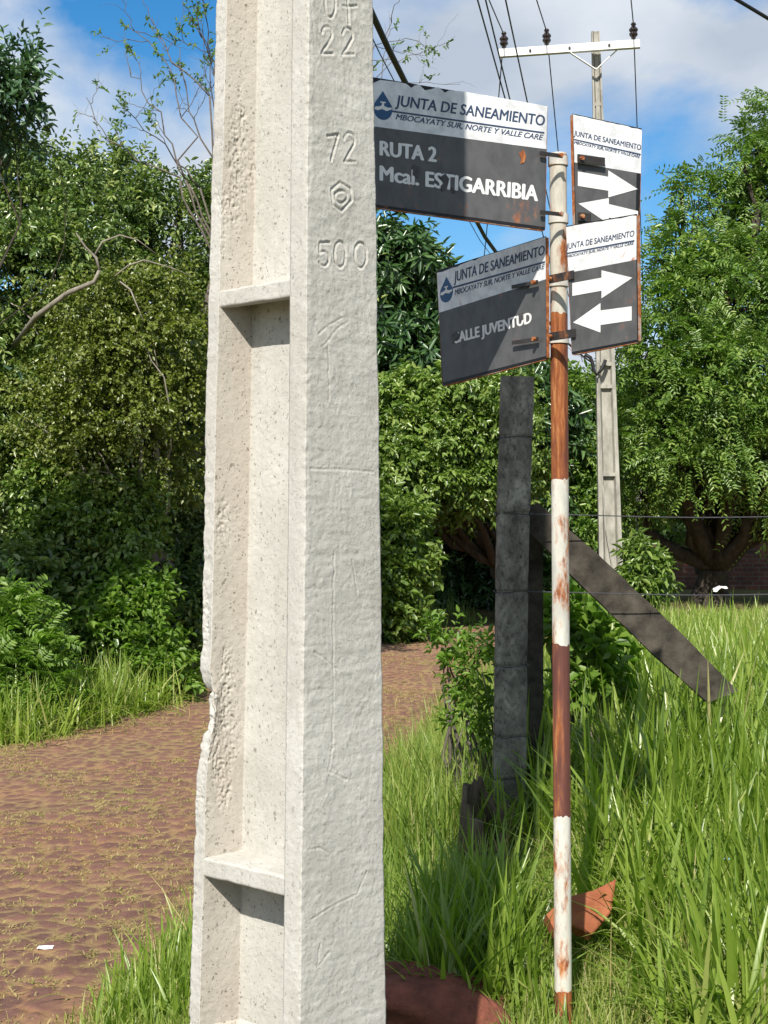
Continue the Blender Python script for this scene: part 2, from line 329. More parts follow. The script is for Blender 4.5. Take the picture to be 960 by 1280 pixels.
# ------------------------------------------------------------------ terrain, road
RC = np.array([(-4.0, 2.0, 1.95), (-3.0, 4.9, 1.85), (-2.15, 7, 1.7), (-1.2, 11, 1.45), (-0.4, 15.5, 1.2), (0.45, 19.5, 1.15), (1.5, 22.2, 1.2), (3.2, 23.8, 1.2), (7, 25, 1.3), (14, 26, 1.3)])
_tt = np.linspace(0, len(RC) - 1, 220)
def _cr(c):
    P = np.vstack([2 * c[0] - c[1], c, 2 * c[-1] - c[-2]]); i = np.minimum(_tt.astype(int), len(c) - 2); t = (_tt - i)[:, None]
    p0, p1, p2, p3 = P[i], P[i + 1], P[i + 2], P[i + 3]
    return 0.5 * (2 * p1 + (p2 - p0) * t + (2 * p0 - 5 * p1 + 4 * p2 - p3) * t ** 2 + (3 * p1 - p0 - 3 * p2 + p3) * t ** 3)
RS = _cr(RC)
RT = np.gradient(RS[:, :2], axis=0); RT /= np.linalg.norm(RT, axis=1, keepdims=True)
def road_d(x, y):                      # signed distance to the road edge (negative on it) and which side
    x = np.asarray(x, float).ravel(); y = np.asarray(y, float).ravel(); out = np.empty(len(x)); side = np.empty(len(x))
    for s in range(0, len(x), 20000):
        dx = x[s:s + 20000, None] - RS[None, :, 0]; dy = y[s:s + 20000, None] - RS[None, :, 1]
        d = np.hypot(dx, dy); i = (d - RS[None, :, 2]).argmin(1); r = np.arange(len(i))
        out[s:s + 20000] = d[r, i] - RS[i, 2]; side[s:s + 20000] = np.sign(RT[i, 1] * dx[r, i] - RT[i, 0] * dy[r, i])
    return out, side                    # side +1 = right of travel direction
def terrain(x, y):
    x = np.asarray(x, float); sh = x.shape; xr = x.ravel(); yr = np.asarray(y, float).ravel()
    d, sd = road_d(xr, yr)
    right = (sd > 0)
    hr = 0.42 * sstep(d, 0.25, 1.9) * sstep(yr, 5.0, 7.4) * (1 - 0.35 * sstep(yr, 14, 30))
    hl = 0.22 * sstep(d, 0.0, 1.6)
    h = np.where(right, hr, hl) + 0.05 * fbm(xr * 0.7, yr * 0.7, 3) * sstep(d, 0, 0.5)
    return h.reshape(sh)
def axis(a, b, st, far, k):
    m_ = np.arange(a, b + 1e-6, st); o_ = np.array([st * (1.35 ** i) for i in range(1, k)]).cumsum()
    return np.concatenate([(a - o_)[::-1], m_, b + o_])
gx = axis(-9, 11, 0.16, 0, 20); gy = axis(1.5, 42, 0.2, 0, 20)
X, Y = np.meshgrid(gx, gy); Z = terrain(X, Y) - 0.012
dd, _ = road_d(X, Y); Z = Z - 0.06 * (1 - sstep(dd.reshape(X.shape), -0.5, -0.15))
nx, ny = len(gx), len(gy)
ii = (np.arange(ny - 1)[:, None] * nx + np.arange(nx - 1)[None, :]).ravel()
tag(build('ground', np.stack([X, Y, Z], -1), np.stack([ii, ii + 1, ii + nx + 1, ii + nx], 1), M['soil'], smooth=True), kind='structure')

def cobble(Xr, Yr):
    ss = 0.10; U, V = Xr / ss + .30 * fbm(Xr * 5, Yr * 5, 71, 2), Yr / (ss * 1.15) + .35 * fbm(Xr * 5, Yr * 5, 72, 2)
    iu, iv = np.floor(U).astype(np.int64), np.floor(V).astype(np.int64)
    d1 = np.full(U.shape, 9.0); d2 = np.full(U.shape, 9.0); cid = np.zeros(U.shape)
    for a_ in range(-1, 2):
        for b_ in range(-1, 2):
            pu, pv = iu + a_, iv + b_
            d = np.hypot(U - pu - h2(pu, pv, 1), V - pv - h2(pu, pv, 2)); r = h2(pu, pv, 3)
            new = d < d1; d2 = np.where(new, d1, np.minimum(d2, d)); cid = np.where(new, r, cid); d1 = np.where(new, d, d1)
    wear = 0.5 + 0.5 * fbm(Xr * 0.8, Yr * 0.8, 9)
    g = (d2 - d1) + 0.16 * fbm(Xr * 18, Yr * 18, 8, 4)
    stone = sstep(g, 0.05 + 0.16 * wear, 0.14 + 0.30 * wear)
    return stone, cid
def cobbles():
    ns = 1300; s = np.interp(np.linspace(0, 1, ns) ** 1.35, np.linspace(0, 1, len(RS)), np.arange(len(RS)))
    k = np.arange(len(RS)); cx = np.interp(s, k, RS[:, 0]); cy = np.interp(s, k, RS[:, 1]); hw = np.interp(s, k, RS[:, 2]) + 0.12
    tx = np.interp(s, k, RT[:, 0]); ty = np.interp(s, k, RT[:, 1]); nt = 240; t = np.linspace(-1, 1, nt)
    edge = 1 + 0.05 * vn(s * 0.9, s * 0, 5)
    Xr = cx[:, None] + ty[:, None] * hw[:, None] * t[None] * edge[:, None]; Yr = cy[:, None] - tx[:, None] * hw[:, None] * t[None]
    stone, cid = cobble(Xr, Yr)
    fade = sstep(np.abs(t)[None] + 0.08 * fbm(Xr * 2, Yr * 2, 21), 0.78, 1.0)
    z = terrain(Xr, Yr) + 0.004 + 0.009 * stone * (0.25 + 1.1 * cid) * (1 - 0.7 * fade) + 0.02 * fbm(Xr * 0.9, Yr * 0.9, 31) + 0.005 * fbm(Xr * 12, Yr * 12, 4) + 0.004 * fbm(Xr * 42, Yr * 42, 14, 3)
    z = z - 0.03 * sstep(np.abs(t)[None], 0.93, 1.0)
    ii = (np.arange(ns - 1)[:, None] * nt + np.arange(nt - 1)[None, :]).ravel()
    o = build('road', np.stack([Xr, Yr, z], -1), np.stack([ii, ii + 1, ii + nt + 1, ii + nt], 1), M['road'], smooth=True,
              vattr={'joint': np.clip(1 - stone + fade * 0.8, 0, 1).ravel(), 'stone': cid.ravel()})
    tag(o, kind='structure')
cobbles()

# ------------------------------------------------------------------ near concrete pole
def concrete_pole():
    AL = math.radians(44); D0 = 3.2
    uu = np.array([-math.cos(AL), math.sin(AL)]); vv = np.array([math.sin(AL), math.cos(AL)])
    pole = empty('utility_pole', (-0.3, 3.35, 0), 'pale new concrete utility pole with recessed panels and stamped numbers, filling the foreground', 'pole')
    def zimg(y): return CAMZ + (655 - y) / F * D0
    zk = np.array([zimg(1280), zimg(680), zimg(0)])
    def cornx(z): return np.interp(z, zk, [(375 - 480) / F * D0, (381 - 480) / F * D0, (386 - 480) / F * D0]) + np.where(z > zk[2], (z - zk[2]) * 0.0075, 0) + np.where(z < zk[0], (z - zk[0]) * 0.009, 0)
    def Uw(z): return np.interp(z, [-0.3, zk[0], zk[1], zk[2], 9.0], [0.392, 0.364, 0.336, 0.303, 0.20])
    def Vw(z): return np.interp(z, [-0.3, zk[0], zk[1], zk[2], 4, 9.0], [0.282, 0.255, 0.226, 0.190, 0.165, 0.12])
    zs = np.concatenate([np.arange(-0.3, 0.48, 0.06), np.arange(0.48, 2.78, 0.0026), np.arange(2.8, 9.01, 0.1)])
    segs = [('end', 14), ('innr', 20), ('web', 46), ('inner', 44), ('endl', 16), ('left', 26), ('b', 3), ('b', 4), ('b', 4), ('b', 4), ('b', 3), ('side', 96)]
    def corners(z):
        U, V = Uw(z), Vw(z); dv = V * 0.40; tr, tl, dr = 0.052 + 0 * z, 0.036 + 0 * z, 0.018
        o = 0 * z
        # slight mould step below the lower rib
        return [(o, o), (tr, o), (tr + dr, dv), (U - tl - dr, dv), (U - tl, o), (U, o), (U, V), (U - tl, V), (U - tl - dr, V - dv), (tr + dr, V - dv), (tr, V), (o, V)]
    cs = corners(zs); nseg = len(segs)
    up, vp, su, sv, kindc, tloc = [], [], [], [], [], []
    for k, (nm, n) in enumerate(segs):
        a_, b_ = cs[k], cs[(k + 1) % nseg]
        for j in range(n):
            t = j / n
            up.append(a_[0] * (1 - t) + b_[0] * t); vp.append(a_[1] * (1 - t) + b_[1] * t); kindc.append(nm); tloc.append(t)
    Up = np.array(up).T; Vp = np.array(vp).T; kindc = np.array(kindc); tloc = np.array(tloc)     # (nz, nring)
    nz, nr = Up.shape
    du = np.roll(Up, -1, 1) - np.roll(Up, 1, 1); dv_ = np.roll(Vp, -1, 1) - np.roll(Vp, 1, 1); L = np.hypot(du, dv_) + 1e-9
    Nu, Nv = dv_ / L, -du / L              # outward normal (ring runs so that the outside lies here)
    if (Nv[:, 3]).mean() > 0: Nu, Nv = -Nu, -Nv
    Zg = np.repeat(zs[:, None], nr, 1)
    arc = np.cumsum(np.hypot(np.roll(Up[nz // 2], -1) - Up[nz // 2], np.roll(Vp[nz // 2], -1) - Vp[nz // 2])); A = np.repeat(arc[None], nz, 0)
    disp = np.zeros_like(Up)
    side = (kindc == 'side')[None]
    # hand-trowelled side face
    wx = A * 26 + 0.8 * fbm(A * 20, Zg * 9, 51); wz = Zg * 17 + 0.9 * fbm(A * 22, Zg * 12, 52)
    tro = 0.0015 * fbm(wx, wz, 1, 4) + 0.0011 * np.abs(fbm(A * 46 + fbm(A * 9, Zg * 9, 3) * 3, Zg * 42, 5, 3)) * 2 + 0.0012 * fbm(A * 11, Zg * 60, 6, 3)
    disp += np.where(side, tro * .72, 0.0006 * fbm(A * 30, Zg * 8, 7, 4) + 0.0004 * fbm(A * 110, Zg * 110, 8, 2))
    # honeycombing on the inner flange face
    innf = (kindc == 'inner')[None]
    hc = sstep(fbm(A * 12, Zg * 5, 77, 3), 0.18, 0.5)
    disp += np.where(innf | (kindc == 'endl')[None], -hc * 0.004 * np.abs(fbm(A * 120, Zg * 95, 78, 3)) * 2.2, 0)
    # engraved strokes
    O3 = np.array([cornx(zs), np.full(nz, D0)]).T
    nrm = np.array([-uu[0], -uu[1], 0.0]); P0 = np.array([cornx(1.6), D0, 1.6])
    def eng(px, py):
        p = on_plane(px, py, np.array([float(cornx(np.array(CAMZ + (655 - py) / F * D0))), D0, 0.0]), nrm)
        return np.array([np.dot(p[:2] - np.array([float(cornx(np.array(p[2]))), D0]), vv), p[2]])
    c = lambda x, y, r, a0, a1, n=14, ry=None: [(x + r * math.cos(math.radians(a0 + (a1 - a0) * i / n)), y + (ry or r) * math.sin(math.radians(a0 + (a1 - a0) * i / n))) for i in range(n + 1)]
    two = lambda x, y, w, h: c(x + w / 2, y + h * .28, w / 2, 190, 380, ry=h * .28) + [(x, y + h), (x + w * 1.1, y + h)]
    seven = lambda x, y, w, h: [(x, y + 2), (x + w, y), (x + w * .35, y + h)]
    zero = lambda x, y, w, h: c(x + w / 2, y + h / 2, w / 2, 0, 360, 24, ry=h / 2)
    five = lambda x, y, w, h: [(x + w, y), (x + w * .1, y), (x, y + h * .45)] + c(x + w * .45, y + h * .68, w * .5, -110, 150, ry=h * .30)
    st = [two(402, 33, 13, 34), two(428, 35, 13, 33), zero(406, -18, 13, 40), [(434, -10), (436, 30)], [(428, 8), (446, 7)],
          seven(409, 168, 14, 33), two(430, 166, 13, 36), five(399, 303, 13, 30), zero(418, 302, 14, 32), zero(443, 303, 15, 32),
          [(425, 228), (438, 236), (440, 250), (427, 264), (416, 256), (414, 238), (425, 228)], c(426, 246, 7.5, 0, 360, 18)]
    faint = [[(389, 586), (430, 587), (468, 590)], [(402, 434), (412, 424), (420, 412), (436, 402)], [(398, 418), (412, 406), (428, 397)], [(440, 700), (444, 722), (446, 744)],
             [(418, 690), (416, 760), (417, 850), (416, 935), (410, 965)], [(410, 430), (411, 500)], [(392, 815), (402, 820), (420, 836)], [(412, 965), (434, 975)],
             [(385, 1062), (400, 1060), (410, 1066)], [(400, 1180), (396, 1210), (412, 1190)], [(388, 1150), (420, 1130), (446, 1118), (458, 1090)]]
    S_ = side[0].nonzero()[0]; sU = Vp[:, S_]; sZ = Zg[:, S_]
    ds = np.zeros(sU.shape)
    for lst, wd, dp in ((st, 0.0036, 0.0029), (faint, 0.0030, 0.0014)):
        for s in lst:
            pts = np.array([eng(*p) for p in s])
            zr = (zs > pts[:, 1].min() - 0.02) & (zs < pts[:, 1].max() + 0.02)
            if not zr.any(): continue
            q = np.stack([sU[zr] + (0.0016 if wd > .003 else .004) * fbm(sZ[zr] * 60, sU[zr] * 60, 41, 3), sZ[zr] + 0.0014 * fbm(sU[zr] * 70, sZ[zr] * 70, 43, 3)], -1); dm = np.full(q.shape[:2], 9.0)
            for a_, b_ in zip(pts[:-1], pts[1:]):
                ab = b_ - a_; t = np.clip(((q - a_) @ ab) / (ab @ ab + 1e-12), 0, 1); dm = np.minimum(dm, np.linalg.norm(q - a_ - t[..., None] * ab, axis=-1))
            gr = (0.35 + 0.9 * vn(sU[zr] * 55, sZ[zr] * 40, 47)) * -dp * (1 - sstep(dm, wd * .35, wd)) + dp * 0.3 * np.exp(-((dm - wd * 1.5) / (wd * .5)) ** 2)
            ds[zr] = np.where(np.abs(gr) > np.abs(ds[zr]), gr, ds[zr])
    disp[:, S_] += ds
    Ud = Up + Nu * disp; Vd = Vp + Nv * disp
    # chipped arris on the left flange
    Uc = Uw(zs)[:, None]; rc = np.hypot(Uc - Up, Vp)
    prof = np.interp(Zg[:, :1], [zimg(990), zimg(945), zimg(930), zimg(905), zimg(880), zimg(868), zimg(850), zimg(830), zimg(800), zimg(760), zimg(640), zimg(560)],
                     [0.002, 0.012, 0.017, 0.021, 0.021, 0.011, 0.003, 0.004, 0.006, 0.004, 0.003, 0.0])
    prof = prof * (1 + 0.45 * fbm(Zg * 40, A * 25, 91, 3)) + 0.0022 * np.abs(fbm(Zg[:, :1] * 22, Zg[:, :1] * 0, 92, 4)) * 1.6
    fall = 1 - sstep(rc, 0.012, 0.062)
    rough_ = 1 + 0.45 * fbm(A * 60, Zg * 55, 93, 3)
    Ud = Ud - prof * fall * rough_; Vd = Vd + 0.8 * prof * fall * rough_
    # nicked right arris
    r0 = np.hypot(Up, Vp); nick = 0.0014 * np.abs(fbm(Zg * 45, Zg * 0, 95, 4)) * 2; fl = 1 - sstep(r0, 0.002, 0.012)
    Ud = Ud + nick * fl; Vd = Vd + nick * fl
    r1 = np.hypot(Up, Vp - Vw(zs)[:, None]); nick = 0.0035 * fbm(Zg * 16, Zg * 0, 97, 4); fl = 1 - sstep(r1, 0.004, 0.03)
    Vd = Vd + nick * fl
    Xp = O3[:, :1] + uu[0] * Ud + vv[0] * Vd; Yp = D0 + uu[1] * Ud + vv[1] * Vd
    i0 = (np.arange(nz - 1)[:, None] * nr + np.arange(nr)[None]).ravel(); i1 = (np.arange(nz - 1)[:, None] * nr + (np.arange(nr)[None] + 1) % nr).ravel()
    faces = np.stack([i0, i0 + nr, i1 + nr, i1], 1)
    inner = np.where(innf, 1.0, 0.0) * np.ones_like(Zg); pits = np.where(innf, 1.0, np.where((kindc == 'web')[None], 0.85, np.where((kindc == 'end')[None] | (kindc == 'endl')[None], 0.5, 0.42))) * np.ones_like(Zg)
    build('shaft', np.stack([Xp, Yp, Zg], -1), faces, M['concrete'], pole, smooth=True, vattr={'inner': inner.ravel(), 'pits': pits.ravel()})
    # cross ribs in the recess
    for yt, yb in ((-400, -371), (341, 368), (1097, 1126), (1850, 1880)):
        zt, zb = zimg(yt), zimg(yb); nU, nV, nZ = 40, 16, 10
        vs = []; fs = []
        def pt(z, a_, b_, rz=0.0):
            U, V = float(Uw(np.array(z))), float(Vw(np.array(z))); dv = V * 0.40 + 0.004
            b2 = 0.0025 + (dv - 0.0025) * b_; u0 = 0.052 - 0.004 + 0.018 * b_; u1 = U - 0.036 + 0.004 - 0.018 * b_
            u = u0 + (u1 - u0) * a_; x = float(cornx(np.array(z)))
            return (x + uu[0] * u + vv[0] * b2, D0 + uu[1] * u + vv[1] * b2, z + rz)
        mb = MB()
        loop = [(zt + 0.012 * 0, 1.0)] + [(zt - 0.006 * (1 - k), k) for k in (0.7, 0.4, 0.15, 0.04)] + [(zt - 0.008 - (zt - zb - 0.012) * k / nZ, 0.0) for k in range(nZ + 1)] + [(zb, 0.05), (zb + 0.004, 0.4), (zb + 0.010, 0.7), (zb + 0.014, 1.0)]
        for k, (z, b_) in enumerate(loop):
            for i in range(nU + 1):
                a_ = i / nU
                dn = 0.0022 * float(fbm(a_ * 9 + k * .3, z * 60, 61, 3)) * (1 if b_ < 0.5 else 0.4)
                vs.append(pt(z, a_, b_, dn))
        nl = len(loop)
        fs = [(k * (nU + 1) + i, k * (nU + 1) + i + 1, (k + 1) * (nU + 1) + i + 1, (k + 1) * (nU + 1) + i) for k in range(nl - 1) for i in range(nU)]
        build('rib', vs, np.array(fs), M['concrete'], pole, smooth=False, vattr={'inner': np.zeros(len(vs)), 'pits': np.full(len(vs), 0.5)})
concrete_pole()

# ------------------------------------------------------------------ street sign post
_fonts = {}
def text_verts(body, bold=0.0, shear=0.0, spacing=1.0):
    cu = bpy.data.curves.new('t', 'FONT'); cu.body = body; cu.offset = bold; cu.shear = shear; cu.space_character = spacing; cu.extrude = 0.01; cu.resolution_u = 4
    o = bpy.data.objects.new('t', cu); COL.objects.link(o); dg = bpy.context.evaluated_depsgraph_get(); dg.update()
    me = bpy.data.meshes.new_from_object(o.evaluated_get(dg)); v = np.array([p.co[:] for p in me.vertices]); f = [tuple(p.vertices) for p in me.polygons]
    bpy.data.objects.remove(o); bpy.data.curves.remove(cu); bpy.data.meshes.remove(me)
    mn, mxx = v.min(0), v.max(0); return (v - mn) / (mxx - mn + 1e-9), f
def sign_post():
    AX = np.array([0.545, 4.85, 0.0])
    def ax(y): return at(697.5 + (704 - 697.5) * (y - 200) / 1060.0, y, 4.85)
    root = empty('street_sign', (AX[0] + .02, AX[1], 0), 'rusty red and white street sign post with four charcoal name and arrow panels', 'street sign')
    R = 0.0275; n = 28
    ys = [192, 194, 250, 330, 391, 500, 600, 700, 805, 900, 1020, 1100, 1238, 1300, 1345]
    mi = {391: 1, 500: 1, 600: 2, 700: 2, 805: 3, 900: 3, 1020: 4, 1100: 4, 1238: 1, 1300: 1}
    vs = []; fs = []; mid = []
    for y in ys:
        c_ = ax(y)
        for j in range(n):
            t = 2 * math.pi * j / n; vs.append(c_ + R * np.array([math.cos(t), math.sin(t), 0]) + np.array([0, 0, .014 * float(fbm(math.cos(t) * 2.2 + y, math.sin(t) * 2.2, 9, 3)) if y in (391, 600, 805, 1020, 1238) else 0]))
    for k in range(len(ys) - 1):
        for j in range(n): fs.append((k * n + j, (k + 1) * n + j, (k + 1) * n + (j + 1) % n, k * n + (j + 1) % n)); mid.append(mi.get(ys[k], 0))
    fs.append(tuple(range(n))); mid.append(0)
    o = build('pole', vs, fs, [M['pipe_white'], M['pipe_rust'], M['pipe_white_low'], M['pipe_red'], M['pipe_white_low']], root, smooth=False, midx=mid)
    for p in o.data.polygons: p.use_smooth = len(p.vertices) == 4
    mb = MB(); c_ = ax(196); mb.tube([c_ + (0, 0, -.004), c_ + (0, 0, .004), c_ + (0, 0, .008)], [R + .001, R + .001, R * .7], 20); mb.build('pole_cap', M['rust_edge'], root)
    # bands where the paint meets
    def board(name, phi, P0, quad, label, head, mats):
        ph = math.radians(phi); nrm = np.array([math.sin(ph), -math.cos(ph), 0.0])      # towards the camera
        pr = lambda q, off=0.0: on_plane(q[0], q[1], P0, nrm) + nrm * off
        rng = np.random.default_rng(len(label))
        def sheet(nm, pts, off, th, m, par, lb=None):
            a_ = [pr(p, off) for p in pts]; b_ = [p - nrm * th for p in a_]; k = len(pts); v = a_ + b_
            f = [tuple(range(k)), tuple(range(2 * k - 1, k - 1, -1))] + [(i, i + k, (i + 1) % k + k, (i + 1) % k) for i in range(k)]
            return build(nm, v, f, m, par, label=lb)
        pl = sheet(name, quad, 0.0, 0.0022, M['sign_black'], root, label)
        # header and lower vinyl; torn top edge
        hq, lq = head
        sheet('header', hq, 0.0012, 0.0010, M['sign_white'], pl)
        sheet('lower_field', lq, 0.0010, 0.0008, mats, pl)
        # thin bent rim around the plate
        mb = MB(); q3 = [pr(p, 0.0) for p in quad]; cen = sum(q3) / 4
        for i in range(4):
            a_, b_ = q3[i], q3[(i + 1) % 4]; d = (b_ - a_) / np.linalg.norm(b_ - a_); a2, b2 = a_ + d * 0.004, b_ - d * 0.004
            if i in (1, 2, 3): mb.bar(a2 + nrm * -.006, b2 + nrm * -.006, 0.011, 0.0045, up=np.cross(d, nrm))
        mb.build('rim', M['rust_edge'], pl)
        def txt(body, tl, tr, br, bl, m, bold=0.0, shear=0.0, nm='lettering', spacing=1.0):
            v, f = text_verts(body, 0.0, shear, spacing)
            if bold > 0.012:
                k = len(v); w_ = 0.55 * bold / max(len(body) * 0.55, 1); vv_ = []; ff_ = []
                for q_, (sx, sy) in enumerate(((-w_, 0), (w_, 0), (0, -.6 * bold), (0, .6 * bold), (-2 * w_, 0), (2 * w_, 0))):
                    vv_.append(v * (1, 1, .3) + (sx, sy, q_ * .12)); ff_ += [tuple(i + q_ * k for i in p) for p in f]
                v = np.vstack(vv_); v[:, :2] = (v[:, :2] - v[:, :2].min(0)) / (v[:, :2].max(0) - v[:, :2].min(0)); f = ff_
            A, B, C_, D = [pr(p, 0.0) for p in (tl, tr, br, bl)]
            u, w = v[:, :1], v[:, 1:2]; P = (D * (1 - u) + C_ * u) * (1 - w) + (A * (1 - u) + B * u) * w + nrm * (0.0014 + 0.0008 * v[:, 2:3])
            return build(nm, P, f, m, pl)
        def poly(pts, m, nm, off=0.0022): return sheet(nm, pts, off, 0.0008, m, pl)
        return pl, txt, poly
    def jag(a_, b_, n_, amp, seed):
        r = np.random.default_rng(seed); out = []
        for i in range(n_ + 1):
            t = i / n_ + (r.uniform(-.3, .3) / n_ if 0 < i < n_ else 0); d = amp[0] + (amp[1] - amp[0]) * t
            out.append((a_[0] + (b_[0] - a_[0]) * t, a_[1] + (b_[1] - a_[1]) * t + (r.random() ** 1.5) * d + 0.8))
        return out
    P0 = np.array([0.545, 4.79, 2.5])
    # emblem: water drop with a tap and a wave
    def emblem(poly, x0, y0, x1, y1, dy=0.0):
        L = lambda u, v: (x0 + (x1 - x0) * u, y0 + (y1 - y0) * v + dy * (u - .5))
        dr = [(.5, 0.0)] + [(.5 + .5 * math.sin(t) * (1 if t < 1.9 else 1), .62 - .38 * math.cos(t)) for t in np.linspace(1.15, 2 * math.pi - 1.15, 22)]
        poly([L(*p) for p in dr], M['letter_blue'], 'emblem', 0.0021)
        tap = [(.36, .37), (.64, .37), (.64, .41), (.55, .42), (.56, .52), (.76, .56), (.94, .54), (.97, .60), (.70, .68), (.45, .63), (.22, .69), (.03, .66), (.10, .57), (.30, .55), (.44, .50), (.45, .42), (.36, .41)]
        poly([L(*p) for p in tap], M['letter_white'], 'emblem_tap', 0.0030)
    # --- panel 1
    q = [(455, 94.5), (684, 132.5), (681, 288), (458, 257.5)]
    torn = [(455, 107), (463, 108), (466, 104), (475, 100), (500, 103), (508, 105), (514, 110), (518, 107), (524, 106), (531, 113), (537, 112), (548, 109), (556, 116), (561, 113), (575, 114), (583, 115.2), (620, 121.5), (684, 132.8)]
    pl, txt, poly = board('name_panel', 28, P0, q, 'upper name panel, half in shade, reading RUTA 2', (torn + [(682.5, 186.5), (457, 156.7)], [(457, 156.7), (682.5, 186.5), (681.2, 284), (458, 254)]), M['sign_grey'])
    txt('JUNTA DE SANEAMIENTO', (494, 118.5), (681, 144.2), (680.5, 162), (493, 136.6), M['letter_navy'], 0.02, 0.12)
    poly([(490, 138.2), (680, 165.2), (680, 167.2), (490, 140.2)], M['letter_navy'], 'underline')
    txt('MBOCAYATY SUR, NORTE Y VALLE CARE', (494.5, 142.2), (679, 168.6), (678, 176.6), (494, 150.4), M['letter_navy'], 0.018, 0.25)
    emblem(poly, 466.5, 114, 490, 150, 3)
    txt('RUTA 2', (474, 175.6), (546, 184), (545.5, 203.2), (474, 194.6), M['letter_white'], 0.045)
    txt('Mcal. ESTIGARRIBIA', (474, 206.5), (673, 232), (672, 252.2), (474, 226), M['letter_white'], 0.045)
    for k, pts in enumerate(([(516, 206), (524, 209), (523, 223), (519, 221), (515, 219)], [(549, 222), (556, 217), (561, 224), (558, 236), (552, 240), (550, 233), (554, 229)], [(563, 234), (570, 240), (566, 243)])):
        poly(pts, M['scuff'], 'worn_patch', 0.0034)
    poly([(648, 192), (654, 187), (657, 196), (655, 203), (650, 205), (651, 198)], M['pipe_rust'], 'rust_patch', 0.0030)
    # --- panel 2
    q = [(716, 142), (802, 160.6), (798.5, 313), (719.3, 291)]
    pl, txt, poly = board('arrow_panel', 28, P0, q, 'upper arrow panel, partly hidden by the lower one', (jag((716.2, 142.2), (802, 160.8), 14, (0.6, 1.6), 3) + [(800.8, 217), (718, 203)], [(718, 203), (795.5, 216.5), (793.5, 309), (720, 289)]), M['sign_grey'])
    txt('JUNTA DE SANEAMIENTO', (716.6, 163), (801, 181), (801, 190.3), (716.6, 171.6), M['letter_navy'], 0.016, 0.12)
    poly([(717, 173.6), (800.5, 192.4), (800.5, 193.9), (717, 175)], M['letter_navy'], 'underline')
    txt('MBOCAYATY SUR, NORTE Y VALLE CARE', (717.2, 175.9), (800, 194.1), (799.6, 198.4), (717.2, 180.2), M['letter_navy'], 0.018, 0.25)
    poly([(722, 214.5), (760, 221.2), (760, 213.2), (796.5, 236.5), (760, 246.8), (760, 238.6), (722, 232.5)], M['letter_white'], 'arrow')
    poly([(722.5, 254.6), (760.5, 247.8), (760.5, 255.2), (797, 264), (797, 281), (760.5, 272), (760.5, 280)], M['letter_white'], 'arrow')
    # --- panel 3
    q = [(546, 338), (682, 295.2), (683, 448.5), (553, 482.5)]
    torn = [(546.4, 341), (553, 340), (566, 334.6), (572, 333.6), (576, 331), (590, 325.4), (594, 325.6), (600, 321.8), (622, 315.2), (640, 309.2), (660, 303.2), (682, 296.2)]
    pl, txt, poly = board('name_panel', -56, P0 + (0, -.012, 0), q, 'lower name panel reading CALLE JUVENTUD', (torn + [(682.4, 349), (549, 391)], [(549, 391), (682.4, 349), (682.8, 445), (554, 478)]), M['sign_grey'])
    txt('JUNTA DE SANEAMIENTO', (567.5, 339.5), (681.5, 306), (681.5, 322), (568, 357), M['letter_navy'], 0.02, 0.12)
    poly([(566.5, 358.4), (681.5, 326.3), (681.5, 328.6), (566.5, 360.6)], M['letter_navy'], 'underline')
    txt('MBOCAYATY SUR, NORTE Y VALLE CARE', (568.6, 362.2), (681.5, 329.6), (681.5, 336.8), (568.8, 370.2), M['letter_navy'], 0.018, 0.25)
    emblem(poly, 550.5, 346, 566.5, 378, -4)
    txt('CALLE JUVENTUD', (566, 416.5), (665, 389.6), (665.4, 408), (567, 434.4), M['letter_white'], 0.045)
    for pts in ([(565, 419), (571, 414), (576, 419), (571, 424), (567, 430)], [(650, 393), (654.5, 391), (655, 399), (651, 401)]):
        poly(pts, M['scuff'], 'worn_patch', 0.0034)
    # --- panel 4
    q = [(707.5, 282.5), (796, 267.3), (797.8, 427.5), (715, 443.2)]
    pl, txt, poly = board('arrow_panel', -50, P0 + (0, -.04, 0), q, 'lower arrow panel in front with a rusty right edge', (jag((707.8, 282.8), (795.8, 267.6), 14, (0.6, 1.6), 5) + [(795.6, 324.6), (711, 341)], [(711, 341), (795.6, 324.6), (796.6, 424.5), (715, 440)]), M['sign_grey'])
    txt('JUNTA DE SANEAMIENTO', (708, 304.6), (793.4, 287.8), (793.6, 297.6), (708.3, 314.4), M['letter_navy'], 0.016, 0.12)
    poly([(708, 316.2), (793.6, 300), (793.6, 301.6), (708, 317.9)], M['letter_navy'], 'underline')
    txt('MBOCAYATY SUR, NORTE Y VALLE CARE', (708.6, 319), (793, 301.9), (793, 306.1), (708.8, 323), M['letter_navy'], 0.018, 0.25)
    poly([(716, 354), (752.5, 347.2), (752.5, 338), (791, 347.2), (752.5, 373), (752.5, 363.4), (716, 370)], M['letter_white'], 'arrow')
    poly([(717, 403.2), (751, 379), (751, 388.2), (790, 383), (790, 400.6), (751, 406.4), (751, 415.6)], M['letter_white'], 'arrow')
    # --- clamps: a split collar round the pole with a flat strap onto each panel
    def clamp(y, phi, yl, yr, lenl, lenr, off, hl=0.012, hr=0.026):
        c_ = ax(y); ph = math.radians(phi); d = np.array([math.cos(ph), math.sin(ph), 0.0]); nn = np.array([math.sin(ph), -math.cos(ph), 0.0])
        mb = MB(); prof = []
        for j in range(25):
            t = 2 * math.pi * j / 24; prof.append(np.array([math.cos(t), math.sin(t), 0]))
        for r0, r1 in ((R + 0.0006, R + 0.0045),):
            for j in range(24):
                lo = [c_ + prof[j] * r0 - (0, 0, .014), c_ + prof[j] * r1 - (0, 0, .014), c_ + prof[j + 1] * r1 - (0, 0, .014), c_ + prof[j + 1] * r0 - (0, 0, .014)]
                mb.hexa(lo, [p + (0, 0, .028) for p in lo])
        cl = mb.build('clamp', M['clamp'], root)
